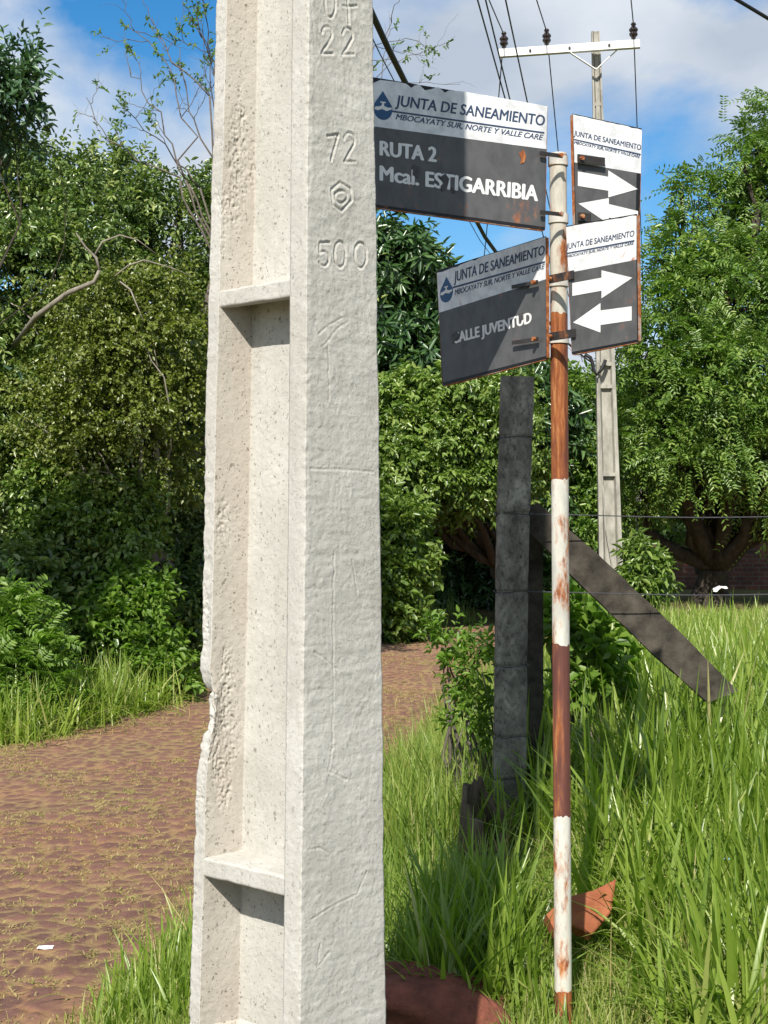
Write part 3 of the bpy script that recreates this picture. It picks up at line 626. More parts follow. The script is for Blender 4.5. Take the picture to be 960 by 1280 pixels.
        for sgn, ln, yy, hh in ((-1, lenl, yl, hl), (1, lenr, yr, hr)):
            mb = MB(); s0 = c_ + nn * off + d * sgn * (R + 0.001) + (0, 0, 0); s1 = c_ + nn * off + d * sgn * (R + ln) + np.array([0, 0, yy])
            mb.bar(s0, s1, 0.004, hh); mb.build('strap', M['strap'], cl)
            mb = MB(); b_ = c_ + nn * (off + .004) + d * sgn * (R + .012) ; mb.tube([b_, b_ + nn * .010], .007, 6); mb.build('bolt', M['rust_edge'], cl)
    clamp(202, 28, 0.0, 0.0, 0.085, 0.105, 0.066)
    clamp(274, 28, 0.0, 0.0, 0.085, 0.05, 0.066)
    clamp(353, -56, 0.0, 0.0, 0.13, 0.115, 0.062)
    clamp(424, -56, 0.0, 0.0, 0.13, 0.12, 0.062)
sign_post()

# ------------------------------------------------------------------ foliage, branches, grass
def unit(v): return v / (np.linalg.norm(v, axis=-1, keepdims=True) + 1e-9)
def leaves(P, D, Nn, Ln, Wd, rnd, curl=0.12):
    """leaf blades: base P, direction D, face normal N -> folded six-point leaves"""
    n = len(P); D = unit(D); B = unit(np.cross(D, Nn)); N_ = np.cross(B, D); Ln = np.broadcast_to(Ln, (n,))[:, None]; Wd = np.broadcast_to(Wd, (n,))[:, None]
    v = np.empty((n, 6, 3)); f_ = N_ * Wd * 0.35
    v[:, 0] = P; v[:, 3] = P + D * Ln - N_ * Ln * curl
    v[:, 1] = P + D * Ln * .32 + B * Wd * .5 + f_; v[:, 2] = P + D * Ln * .68 + B * Wd * .42 + f_ - N_ * Ln * curl * .4
    v[:, 5] = P + D * Ln * .32 - B * Wd * .5 + f_; v[:, 4] = P + D * Ln * .68 - B * Wd * .42 + f_ - N_ * Ln * curl * .4
    b = np.arange(n)[:, None] * 6
    f = np.concatenate([b + np.array([[0, 1, 2, 3]]), b + np.array([[3, 4, 5, 0]])], 1).reshape(-1, 4)
    return v.reshape(-1, 3), f, np.repeat(rnd, 2)
class Crown:
    def __init__(s, seed): s.r = np.random.default_rng(seed); s.v = []; s.f = []; s.a = []; s.n = 0
    def put(s, v, f, a): s.v.append(v); s.f.append(f + s.n); s.a.append(a); s.n += len(v)
    def sprays(s, clumps, n, M_, sl, ll, lw, style='alt', droop=.25, shell=(.45, 1.05), tone=0.0, up=.25, front=.35):
        r = s.r; C = np.array(clumps, float); w = (C[:, 3] * C[:, 4] * C[:, 5]) ** (2 / 3); idx = r.choice(len(C), n, p=w / w.sum())
        d = r.normal(size=(n, 3)); d[:, 2] += up; d[:, 1] -= front; d = unit(d)
        rad = shell[0] + (shell[1] - shell[0]) * r.random((n, 1)) ** .7
        lump = 1 + .28 * (vn(d[:, 0] * 2.3 + idx * 7.1, d[:, 2] * 2.3 + d[:, 1] * 1.7, 5) - .5)[:, None] * 2
        P = C[idx, :3] + d * C[idx, 3:6] * rad * lump
        ks = 16; sub = unit(r.normal(size=(len(C), ks, 3)) + np.array([0, -front * .8, up])) * (.55 + .5 * r.random((len(C), ks, 1)))
        pick = r.random(n) < .80; sc_ = sub[idx, r.integers(0, ks, n)]; o_ = r.normal(size=(n, 3)) * np.array([.17, .17, .12])
        P[pick] = (C[idx, :3] + (sc_ + o_) * C[idx, 3:6])[pick]; d = np.where(pick[:, None], unit(sc_ * .6 + o_ * 2.2), d)
        sd = unit(d * .8 + r.normal(size=(n, 3)) * .55 + np.array([0, 0, -droop + .1])); L = sl * r.uniform(.6, 1.3, (n, 1))
        t = (np.arange(M_) + r.random((n, M_)) * .6) / M_
        side = unit(np.cross(sd, r.normal(size=(n, 3)) * .5 + np.array([0, 0, 1.]))); upv = np.cross(side, sd)
        k = np.arange(M_)
        if style == 'alt':
            ang = k[None] * 2.4 + r.random((n, 1)) * 6.28
            lat = side[:, None] * np.cos(ang)[..., None] + upv[:, None] * np.sin(ang)[..., None] * .6
            LD = sd[:, None] * .55 + lat * .85 + np.array([0, 0, -droop]); base = P[:, None] + (sd * L)[:, None] * t[..., None] - np.array([0, 0, 1.]) * (droop * .5 * (L * t) ** 2 / sl)[..., None]
            NN = upv[:, None] * .7 + np.array([0, -.15, .7]) + r.normal(size=(n, M_, 3)) * .55
        elif style == 'whorl':
            ang = k[None] * (6.283 / M_) + r.random((n, 1)) * 6.28
            lat = side[:, None] * np.cos(ang)[..., None] + upv[:, None] * np.sin(ang)[..., None]
            LD = sd[:, None] * (.25 + .5 * r.random((n, M_, 1))) + lat + np.array([0, 0, -droop * 1.6]); base = P[:, None] + (sd * L)[:, None] * (.8 + .2 * t[..., None])
            NN = sd[:, None] + np.array([0, -.1, .8]) + r.normal(size=(n, M_, 3)) * .2
        else:                                   # pinnate
            sg = np.where(k % 2 == 0, 1.0, -1.0)[None, :, None]; tt = ((k // 2) + .5) / (M_ / 2)
            LD = sd[:, None] * .45 + side[:, None] * sg + np.array([0, 0, -droop * .6]) + r.normal(size=(n, M_, 3)) * .12
            base = P[:, None] + (sd * L)[:, None] * tt[None, :, None] - np.array([0, 0, 1.]) * (droop * (L * tt[None]) ** 2 / sl)[..., None]
            NN = upv[:, None] + np.array([0, -.1, .4]) + r.normal(size=(n, M_, 3)) * .2
        rn = np.clip(.35 * r.random((n, 1)) + .65 * r.random((n, M_)) + tone, 0, 1).ravel()
        sc = r.uniform(.65, 1.25, n * M_)
        s.put(*leaves(base.reshape(-1, 3), LD.reshape(-1, 3), NN.reshape(-1, 3), ll * sc, lw * sc, rn))
        return P, sd, L
    def build(s, name, m, parent=None, origin=None):
        return build(name, np.vstack(s.v), np.vstack(s.f), m, parent, origin, fattr={'rnd': np.concatenate(s.a)})
def curve(p, q, k=6, bow=.15, seed=0, sag=0.0):
    r = np.random.default_rng(seed); p = np.array(p, float); q = np.array(q, float); t = np.linspace(0, 1, k + 1)[:, None]; L = np.linalg.norm(q - p)
    o = r.normal(size=3) * bow * L; w = r.normal(size=(k + 1, 3)) * L * .018
    w[0] = w[-1] = 0
    return p * (1 - t) + q * t + o * np.sin(t * math.pi) + w - np.array([0, 0, 1]) * sag * np.sin(t * math.pi)
def cl(px, py, Y, rp, ry=.9, rz=.85):
    p = at(px, py, Y); r = rp * Y / F; return (p[0], p[1], p[2], r, r * ry, r * rz)
def gz(x, y): return float(terrain(np.array([x]), np.array([y]))[0])
def tree(name, label, base, clumps, m, bark, tr=.16, seed=1, group=None, limbs=True, cat='tree', fill=None, twn=60, fork=.35):
    bz = gz(*base); root = empty(name, (base[0], base[1], bz), label, cat, group); r = np.random.default_rng(seed)
    b = np.array([base[0], base[1], bz]); C = np.array(clumps); top = np.average(C[:, :3], axis=0)
    fk = b + np.array([(top[0] - b[0]) * .25, (top[1] - b[1]) * .25, (top[2] - bz) * fork])
    mb = MB(); mb.tube(np.vstack([b - (0, 0, .15), b + (0, 0, .06), curve(b + (0, 0, .2), fk, 6, .05, seed)]), np.concatenate([[tr * 1.5, tr * 1.25], np.linspace(tr * 1.05, tr * .78, 7)]), 12)
    mb.build('trunk', M[bark], root, smooth=True)
    mb = MB()
    for i, c in enumerate(C):
        e_ = c[:3] + r.normal(size=3) * c[3] * .2; cv = curve(fk, e_, 8, .12, seed * 31 + i); mb.tube(cv, np.linspace(tr * .55, tr * .09, 9), 7)
        for j in range(5):
            s_ = cv[r.integers(4, 9)]; d = unit(r.normal(size=3) + np.array([0, -.2, .3])) * c[3:6] * r.uniform(.6, 1.0); mb.tube(curve(s_, c[:3] + d, 6, .12, i * 9 + j), np.linspace(tr * .16, tr * .03, 7), 5)
    mb.build('branches', M[bark], root, smooth=True)
    cr_ = Crown(seed); fill(cr_, clumps); cr_.build('crown', M[m], root)
    return root

# dense glossy tree at the left
A_ = [cl(30, 470, 16, 120), cl(110, 300, 16.6, 85), cl(215, 285, 16.8, 62), cl(50, 340, 15.8, 90), cl(15, 250, 16.5, 85), cl(235, 400, 16.8, 80), cl(150, 470, 16.2, 110), cl(40, 600, 15.8, 85),
      cl(150, 600, 15.6, 75), cl(240, 540, 16.8, 75), cl(-90, 350, 16.5, 140), cl(-90, 560, 16, 130), cl(330, 350, 17.2, 95), cl(340, 500, 17.2, 95), cl(255, 640, 17, 55), cl(70, 225, 17, 50), cl(160, 235, 17, 42), cl(300, 262, 17.2, 60), cl(330, 620, 17.4, 70)]
def fA(c, k):
    c.sprays(k, 8500, 13, .30, .080, .031, 'alt', .18)
    c.sprays(k, 900, 11, .48, .080, .028, 'alt', .02, (.9, 1.25), .2)
tree('broadleaf_tree', 'tall dense tree with small glossy dark leaves, left of the concrete pole', (-2.9, 16.6), A_, 'leaf_glossy', 'pale_bark', .20, 11, fill=fA)
ta = bpy.data.objects['broadleaf_tree']; mb = MB()
mb.tube([at(*p) for p in ((18, 432, 15.3), (45, 396, 14.6), (85, 366, 14.3), (118, 352, 14.2), (124, 338, 14.2))], [.026, .030, .026, .020, .015], 9)
mb.tube([at(*p) for p in ((124, 338, 14.2), (120, 322, 14.2), (106, 308, 14.15), (95, 291, 14.1))], [.017, .014, .011, .006], 6)
mb.tube([at(*p) for p in ((119, 318, 14.2), (128, 302, 14.2), (150, 294, 14.2), (172, 300, 14.25), (196, 318, 14.3))], [.011, .009, .008, .006, .003], 6)
mb.tube([at(*p) for p in ((144, 345, 14.2), (160, 332, 14.2), (180, 325, 14.2), (215, 335, 14.25), (240, 345, 14.3))], [.009, .008, .007, .005, .003], 6)
mb.tube([at(*p) for p in ((150, 352, 14.2), (163, 362, 14.15), (172, 384, 14.1), (180, 402, 14.1))], [.009, .008, .006, .003], 6)
mb.build('bare_limb', M['pale_bark'], ta, smooth=True)
# olive shrub in front of it
B_ = [cl(125, 395, 14.9, 62), cl(195, 425, 14.9, 58), cl(120, 470, 14.7, 62), cl(205, 355, 15.2, 40), cl(170, 520, 14.6, 55), cl(60, 520, 14.6, 50), cl(220, 500, 15.0, 45), cl(110, 570, 14.5, 45), cl(200, 580, 14.9, 40)]
tree('olive_tree', 'slender tree with small round olive green leaves in front of the dense glossy tree', (-2.6, 15.0), B_, 'leaf_olive', 'pale_bark', .07, 12, fill=lambda c, k: (c.sprays(k, 2100, 12, .32, .044, .031, 'alt', .3, (.3, 1.15))))
# tree whose branch reaches in at the top left
N_ = [cl(-12, 118, 11, 50), cl(22, 75, 11.2, 22), cl(5, 165, 11.3, 34), cl(28, 130, 11.1, 24), cl(-90, 130, 11, 90), cl(-170, 230, 11, 110), cl(-150, 380, 11.3, 110), cl(-260, 330, 11.5, 130)]
tree('overhanging_tree', 'dark grey-green tree whose leafy branch reaches in at the top left corner', (-5.2, 11.4), N_, 'leaf_blue', 'bark', .035, 13, fill=lambda c, k: (c.sprays(k, 1500, 12, .22, .075, .028, 'alt', .1), c.sprays(k, 200, 10, .32, .07, .026, 'alt', .0, (.9, 1.2))))
# nearly bare tree behind the pole
def bare():
    base = (-1.2, 15.2); bz = gz(*base); root = empty('bare_tree', (*base, bz), 'nearly bare thin tree with a few pale new leaves rising behind the concrete pole', 'tree')
    r = np.random.default_rng(4); mb = MB(); b = np.array([*base, bz]); f1 = at(275, 330, 15.2)
    mb.tube(np.vstack([b - (0, 0, .1), curve(b, f1, 8, .03, 1)]), np.linspace(.10, .06, 10), 9); mb.build('trunk', M['twig'], root, smooth=True)
    mb = MB(); tips = []
    def grow(p, q, rad, lev, sd):
        cv = curve(p, q, 9, .06, sd); mb.tube(cv, np.linspace(rad, rad * .35, 10), 6); tips.append((cv[-1], unit(cv[-1] - cv[-3])))
        if lev:
            for j in range(4):
                i = r.integers(3, 9); d = unit(unit(cv[i] - cv[i - 1]) + r.normal(size=3) * .55 + (0, 0, .15)); L = np.linalg.norm(q - p) * r.uniform(.22, .45); grow(cv[i], cv[i] + d * L, rad * .45, lev - 1, sd * 7 + j)
    for i, (q, s_) in enumerate([((153, 30), (232, 225)), ((160, 78), (236, 230)), ((190, 22), (262, 120)), ((240, 0), (272, 110)), ((252, -20), (280, 150)), ((108, 122), (225, 222)), ((225, 60), (268, 200)), ((300, -40), (290, 200)),
                               ((360, -60), (300, 190)), ((430, -50), (310, 240)), ((488, 22), (330, 240)), ((500, 48), (340, 260)), ((492, 75), (360, 250)), ((410, 40), (330, 250)), ((150, 130), (250, 235)), ((262, 60), (275, 190))]):
        Yt = 15.2 + r.uniform(-.7, .9); s3 = at(s_[0], s_[1], 15.2 + r.uniform(-.2, .2)); mb.tube(curve(f1, s3, 5, .05, i), np.linspace(.013, .010, 6), 6); grow(s3, at(q[0], q[1], Yt), .0095, 2 if i < 16 else 1, i + 3)
    mb.build('branches', M['twig'], root, smooth=True)
    c = Crown(6); P = np.array([t[0] for t in tips]); D = np.array([t[1] for t in tips]); k = 9; n = len(P)
    keep = r.random(n) < .40; P, D = P[keep], D[keep]; n = len(P)
    LD = D[:, None] * .4 + r.normal(size=(n, k, 3)) * .8; base_ = P[:, None] - D[:, None] * r.random((n, k, 1)) * .16
    c.put(*leaves(base_.reshape(-1, 3), LD.reshape(-1, 3), r.normal(size=(n * k, 3)) * .4 + (0, -.3, 1), (.05 * r.uniform(.6, 1.3, n * k)), .022, r.random(n * k)))
    c.build('crown', M['leaf_spring'], root)
bare()
# mango-like tree across the road
D_ = [cl(495, 335, 25, 52), cl(535, 420, 25.4, 66), cl(480, 430, 25, 90), cl(590, 520, 25.6, 80), cl(430, 340, 25, 90), cl(660, 545, 26, 60), cl(400, 450, 25, 100), cl(560, 600, 26, 80), cl(640, 620, 26.5, 60), cl(470, 560, 25.4, 70), cl(635, 505, 26, 50), cl(690, 520, 27, 35)]
tree('mango_tree', 'tall dark tree with long drooping leaves behind the sign panels', (2.15, 26.8), D_, 'leaf_mango', 'bark', .26, 15, fill=lambda c, k: (c.sprays(k, 3000, 11, .30, .24, .055, 'whorl', .35), c.sprays(k, 1800, 9, .4, .20, .05, 'alt', .3, (.3, .9))))
E_ = [cl(505, 520, 22.4, 50), cl(560, 525, 22.6, 62), cl(610, 545, 22.8, 48), cl(500, 590, 22, 48), cl(545, 585, 22.4, 45), cl(590, 600, 22.6, 42), cl(440, 560, 22.5, 80), cl(620, 500, 23, 40), cl(640, 590, 23, 36), cl(570, 625, 23.7, 28)]
tree('citrus_tree', 'rounded bright green tree with glossy leaves overhanging the bend in the road', (2.1, 25.0), E_, 'leaf_bright', 'bark', .15, 16, fill=lambda c, k: (c.sprays(k, 4000, 12, .32, .105, .045, 'alt', .25), c.sprays(k, 1500, 8, .32, .11, .045, 'whorl', .25, (.6, 1.1), .1)))
# feathery tree on the right
F_ = [cl(945, 205, 27, 48), cl(866, 235, 27, 24), cl(850, 292, 27, 28), cl(905, 250, 27.3, 34), cl(1015, 250, 27.5, 80), cl(826, 330, 26.6, 30), cl(872, 355, 26.8, 34), cl(920, 370, 26.4, 88), cl(822, 440, 26.2, 55), cl(900, 470, 25.8, 80), cl(818, 540, 26.2, 48), cl(870, 575, 25.8, 50),
      cl(965, 550, 26, 75), cl(1060, 430, 27, 130), cl(805, 610, 27, 38), cl(980, 640, 26.5, 40), cl(1080, 580, 27, 90), cl(850, 640, 28, 30), cl(965, 310, 27, 48), cl(968, 145, 27.5, 26), cl(940, 180, 27.2, 22), cl(802, 490, 27, 36)]
def fF(c, k):
    c.sprays(k, 5400, 18, .44, .095, .031, 'pinnate', .3, (.45, 1.15)); c.sprays(k, 800, 20, .75, .095, .028, 'pinnate', .25, (.95, 1.32))
    c.sprays(k, 1100, 10, .4, .125, .045, 'alt', .25, (.3, .95), .1)
tree('feathery_tree', 'large fresh green feathery tree with dark forked trunk, right of the far power pole', (5.85, 27.6), F_, 'leaf_feather', 'bark', .30, 17, fill=fF, fork=.13)
G_ = [cl(722, 500, 33, 40), cl(705, 560, 33, 50), cl(745, 570, 33.5, 45), cl(725, 640, 33, 50), cl(760, 500, 34, 30), cl(780, 620, 34, 45), cl(700, 480, 33.4, 22)]
tree('slender_tree', 'smaller grey-green tree between the sign post and the far power pole', (4.2, 33.2), G_, 'leaf_feather', 'bark', .12, 18, fill=lambda c, k: c.sprays(k, 2000, 12, .4, .16, .06, 'alt', .2))

# far wood that reads as one mass
def far_wood():
    c = Crown(23); r = c.r; k = []
    for px in range(-500, 1500, 60):
        for py, rp in ((690, 60), (610, 60)): k.append(cl(px + r.uniform(-20, 20), py + r.uniform(-18, 18), 41 + r.uniform(-3, 4), rp, 1.0, .9))
    for px in list(range(-500, 700, 60)): k.append(cl(px + r.uniform(-20, 20), 520 + r.uniform(-20, 20) - (60 if px < 420 else 0), 42 + r.uniform(-3, 4), 70, 1, .9))
    for px in range(780, 1500, 60): k.append(cl(px, 560 + r.uniform(-30, 30), 42 + r.uniform(-3, 3), 80, 1, .9))
    c.sprays(k, 9000, 9, .8, .36, .2, 'alt', .2, (.3, 1.1)); tag(c.build('far_wood', M['leaf_far']), kind='stuff')
far_wood()

# bushes
def bush(name, label, px, py, Y, clumps, m, fill, seed, group=None, cat='bush', st=5):
    b = at(px, py, Y); bz = gz(b[0], b[1]); root = empty(name, (b[0], b[1], bz), label, cat, group); mb = MB(); r = np.random.default_rng(seed)
    for i, c in enumerate(clumps):
        for j in range(st): mb.tube(curve((b[0] + r.normal() * .08, b[1] + r.normal() * .08, bz - .05), np.array(c[:3]) + unit(r.normal(size=3)) * np.array(c[3:6]) * .8, 6, .12, seed + i * 7 + j), np.linspace(.014, .003, 7), 5)
    mb.build('stems', M['twig'], root, smooth=True); cr_ = Crown(seed); fill(cr_, clumps); cr_.build('foliage', M[m], root); return root
bush('dark_bush', 'dense dark leafy bush in shade under the glossy tree', 70, 850, 14.2, [cl(40, 745, 14.2, 58), cl(100, 735, 14.4, 50), cl(70, 800, 14, 55), cl(-40, 760, 14.2, 70), cl(130, 790, 14.3, 40)], 'leaf_glossy', lambda c, k: c.sprays(k, 1700, 12, .24, .085, .05, 'alt', .2), 31)
bush('sunlit_bush', 'bright green bush with round leaves hanging above the dark bush on the left', 120, 860, 14.6, [cl(115, 640, 14.6, 44), cl(150, 670, 14.5, 36), cl(75, 660, 14.6, 34), cl(165, 625, 14.7, 30), cl(60, 610, 14.7, 34)], 'leaf_bright', lambda c, k: c.sprays(k, 1300, 12, .24, .065, .038, 'alt', .25), 40)
bush('fern_bush', 'bright green fern-like bush at the left edge beside the road grass', 5, 910, 12.1, [cl(5, 785, 12.3, 40), cl(40, 815, 12.2, 34), cl(-30, 850, 11.9, 48), cl(5, 850, 12.0, 36), cl(20, 755, 12.4, 24), cl(60, 850, 12.1, 24)], 'leaf_fern', lambda c, k: c.sprays(k, 720, 18, .28, .065, .022, 'pinnate', .25), 32)
bush('leafy_bush', 'sunlit mid green bush between the road grass and the hedge near the pole', 165, 880, 13.9, [cl(150, 780, 14.0, 36), cl(182, 820, 13.9, 32), cl(165, 745, 14.2, 28), cl(205, 850, 13.9, 22), cl(110, 785, 13.9, 28), cl(85, 770, 14.0, 22)], 'leaf_fern', lambda c, k: c.sprays(k, 950, 13, .26, .085, .038, 'alt', .2), 33)
bush('hedge_bush', 'dark hedge-like bush just left of the concrete pole above the road edge', 225, 880, 15.4, [cl(215, 820, 15.4, 45), cl(255, 800, 15.6, 50), cl(240, 760, 16, 45), cl(300, 800, 16.4, 60), cl(340, 770, 17, 60), cl(200, 760, 16, 36)], 'leaf_glossy', lambda c, k: c.sprays(k, 1500, 12, .26, .10, .045, 'alt', .25), 34)
bush('roadside_bush', 'upright leafy bush right of the concrete pole at the far road edge', 492, 800, 21, [cl(495, 660, 21.2, 36), cl(488, 720, 21, 36), cl(500, 770, 20.8, 26), cl(460, 700, 21, 50), cl(470, 760, 20.8, 40)], 'leaf_bright', lambda c, k: c.sprays(k, 1300, 12, .3, .13, .055, 'alt', .2), 35)
bush('shaded_bush', 'dark low bush in the shade beyond the bend of the road', 570, 790, 26.0, [cl(540, 740, 26.4, 60), cl(600, 735, 26.4, 60), cl(650, 740, 26.6, 55), cl(690, 730, 27, 50), cl(500, 700, 26.5, 50), cl(570, 680, 27, 60), cl(640, 680, 27, 55)], 'leaf_mango', lambda c, k: c.sprays(k, 2000, 11, .3, .15, .06, 'alt', .25), 36)
bush('leafy_shrub', 'pale green shrub with drooping leaves at the foot of the far power pole', 800, 750, 19.5, [cl(803, 700, 19.5, 17), cl(815, 718, 19.5, 15), cl(796, 730, 19.4, 17), cl(775, 748, 19.3, 15)], 'leaf_bright', lambda c, k: c.sprays(k, 230, 10, .24, .14, .042, 'alt', .4), 37)
bush('tall_weed', 'leafy weed leaning over the road beside the black fence post', 600, 960, 7.3, [cl(548, 795, 7.3, 11), cl(566, 812, 7.3, 15), cl(590, 840, 7.2, 17), cl(608, 815, 7.3, 12), cl(604, 880, 7.1, 20), cl(585, 900, 7.1, 18)], 'leaf_fern', lambda c, k: c.sprays(k, 90, 11, .15, .045, .019, 'alt', .1), 38, cat='weed', st=2)
bush('broad_weed', 'large leaved weed growing behind the sign post beside the brace', 725, 830, 7.6, [cl(730, 800, 7.6, 26), cl(715, 770, 7.7, 22), cl(745, 840, 7.5, 26), cl(690, 775, 7.6, 16)], 'leaf_fern', lambda c, k: c.sprays(k, 110, 8, .16, .085, .045, 'alt', .2), 39, cat='weed')

# grass
class Grass:
    def __init__(s, seed): s.r = np.random.default_rng(seed); s.v = []; s.f = []; s.a = []; s.n = 0
    def blades(s, x, y, L, Wd, lean, az, tone, base_z=None, bend=1.0):
        n = len(x); K = 5; t = np.linspace(0, 1, K)[None]; z = terrain(x, y) - .015 if base_z is None else base_z
        ang = lean[:, None] * (.35 + bend * t * .9); ds = L[:, None] / (K - 1)
        hx = np.concatenate([np.zeros((n, 1)), np.cumsum(np.sin(ang[:, 1:]) * ds, 1)], 1); hz = np.concatenate([np.zeros((n, 1)), np.cumsum(np.cos(ang[:, 1:]) * ds, 1)], 1)
        ca, sa = np.cos(az)[:, None], np.sin(az)[:, None]; w = Wd[:, None] * np.array([.7, 1.0, .9, .62, .06])[None] * .5
        tw = az + np.pi / 2 + s.r.normal(size=n) * .5; cx, sx = np.cos(tw)[:, None], np.sin(tw)[:, None]
        c = np.stack([x[:, None] + hx * ca, y[:, None] + hx * sa, z[:, None] + hz], -1); o = np.stack([w * cx, w * sx, 0 * w], -1)
        fold = np.stack([-w * .45 * ca, -w * .45 * sa, -w * .35], -1)
        v = np.stack([c - o, c + fold, c + o], 2).reshape(-1, 3); b = np.arange(n)[:, None, None] * K * 3 + np.arange(K - 1)[None, :, None] * 3
        f = np.concatenate([b + np.array([0, 1, 4, 3])[None, None], b + np.array([1, 2, 5, 4])[None, None]], 2).reshape(-1, 4)
        s.v.append(v); s.f.append(f + s.n); s.a.append(np.repeat(tone, (K - 1) * 2)); s.n += len(v)
    def tufts(s, cx, cy, per, rad, Lr, Wr, lean_s, tone=(0.1, .7), lift=None, lean0=.08):
        r = s.r; n = len(cx) * per; x = np.repeat(cx, per) + r.normal(size=n) * rad; y = np.repeat(cy, per) + r.normal(size=n) * rad
        sz = np.repeat(r.uniform(.75, 1.25, len(cx)), per); tt = np.repeat(r.random(len(cx)), per)
        L = r.uniform(*Lr, n) * sz; s.blades(x, y, L, r.uniform(*Wr, n) * (.7 + .3 * sz), np.abs(r.normal(size=n)) * lean_s + lean0, r.random(n) * 6.283, np.clip(tone[0] + (tone[1] - tone[0]) * (.5 * tt + .5 * r.random(n)) + (r.random(n) > .93) * .4, 0, 1), base_z=None if lift is None else terrain(x, y) + lift + .02 * fbm(x * .9, y * .9, 31), bend=r.uniform(.6, 1.6, (n, 1)))
    def build(s, name, m): return tag(build(name, np.vstack(s.v), np.vstack(s.f), M[m], fattr={'rnd': np.concatenate(s.a)}), kind='stuff')
def scatter(r, n, x0, x1, y0, y1, test):
    x = r.uniform(x0, x1, n); y = r.uniform(y0, y1, n); d, sd = road_d(x, y); k = test(x, y, d, sd); return x[k], y[k], d[k]
def inview(x, y, m=.25): return np.abs(x) < (y * .252 + m)
norock = lambda x, y: ~((np.abs(x - .08) < .30) & (y < 5.12))
g = Grass(41); r = g.r
# tall grass of the right-hand verge and field
ok = lambda x, y: (x > .46 + .12 * (y - 5)) & ~((np.abs(x - .70) < .21) & (y < 5.62) & (y > 4.7)) & ~((x < .92) & (y < 4.82)) & ~((np.abs(x - .66) < .14) & (y < 6.6) & (y > 5.5))
x, y, d = scatter(r, 3600, -.2, 4, 4.55, 9.5, lambda x, y, d, s: (s > 0) & (d > .75) & inview(x, y, .5) & ok(x, y))
g.tufts(x, y, 7, .05, (.18, .46), (.009, .020), .75, (.05, .85))
x, y, d = scatter(r, 2000, -.2, 4, 4.6, 9.5, lambda x, y, d, s: (s > 0) & (d > .75) & inview(x, y, .5) & ok(x, y) & (vn(x * 2.2, y * 2.2, 9) > .42))
g.tufts(x, y, 9, .05, (.32, .68), (.012, .026), .62, (.0, .75))
x, y, d = scatter(r, 900, .3, 3, 4.5, 5.8, lambda x, y, d, s: inview(x, y, .3) & (x > .90))
g.tufts(x, y, 7, .05, (.2, .42), (.012, .028), .95, (.1, .9))
x, y, d = scatter(r, 900, -.2, 2, 4.75, 7, lambda x, y, d, s: (s > 0) & norock(x, y) & inview(x, y, .3) & (x > .05) & (y < 5.4 + x) & ~((np.abs(x - .70) < .16) & (y < 5.5)))
g.tufts(x, y, 8, .05, (.10, .24), (.007, .015), .8, (.0, .7))
x, y, d = scatter(r, 130, .1, .62, 5.0, 5.8, lambda x, y, d, s: (x > .15) & (x < .5))
g.tufts(x, y, 8, .04, (.25, .5), (.010, .020), .8, (.0, .6))
x, y, d = scatter(r, 3400, 0, 7, 9.5, 15, lambda x, y, d, s: (s > 0) & (d > .35) & inview(x, y, .8))
g.tufts(x, y, 9, .08, (.2, .45), (.010, .020), .5, (.2, .9))
x, y, d = scatter(r, 12000, 0, 13, 15, 40, lambda x, y, d, s: (s > 0) & (d > .25) & inview(x, y, 1.5))
g.tufts(x, y, 8, .14, (.08, .2), (.012, .024), .6, (.45, .95))
for k in range(34):
    px = r.uniform(860, 985); p = at(px, 800, r.uniform(9.2, 11.5)); g.tufts(np.array([p[0]]), np.array([p[1]]), 22, .10, (.28, .55), (.012, .024), .6, (.2, .85))
x, y, d = scatter(r, 2600, .2, 3, 4.55, 8, lambda x, y, d, s: (s > 0) & inview(x, y, .3) & ok(x, y))
g.tufts(x, y, 4, .06, (.15, .42), (.005, .014), .5, (.3, 1.0), lift=.10, lean0=.75)
g.build('tall_grass', 'grass_tall')
g = Grass(42); r = g.r
# short yellowing lawn between road and posts
x, y, d = scatter(r, 9000, -.95, 1.6, 4.2, 10, lambda x, y, d, s: (s > 0) & norock(x, y) & (d > .02 + .25 * r.random(len(x))) & inview(x, y, .4))
g.tufts(x, y, 12, .035, (.05, .17), (.003, .0065), .75, (.1, .95))
x, y, d = scatter(r, 1300, -.85, .4, 4.9, 9.5, lambda x, y, d, s: (s > 0) & norock(x, y) & (d > .25) & inview(x, y, .4))
g.tufts(x, y, 10, .04, (.14, .34), (.004, .009), .55, (.0, .6))
x, y, d = scatter(r, 420, .0, .55, 6.6, 8.6, lambda x, y, d, s: (s > 0) & (d > .12))
g.tufts(x, y, 9, .05, (.2, .5), (.006, .014), .6, (.0, .8))
x, y, d = scatter(r, 900, .0, 1.4, 7.2, 12, lambda x, y, d, s: (s > 0) & (d > .05) & inview(x, y, .4))
g.tufts(x, y, 12, .05, (.15, .4), (.005, .01), .55, (.1, .8))
g.build('verge_grass', 'grass_lawn')
g = Grass(43); r = g.r
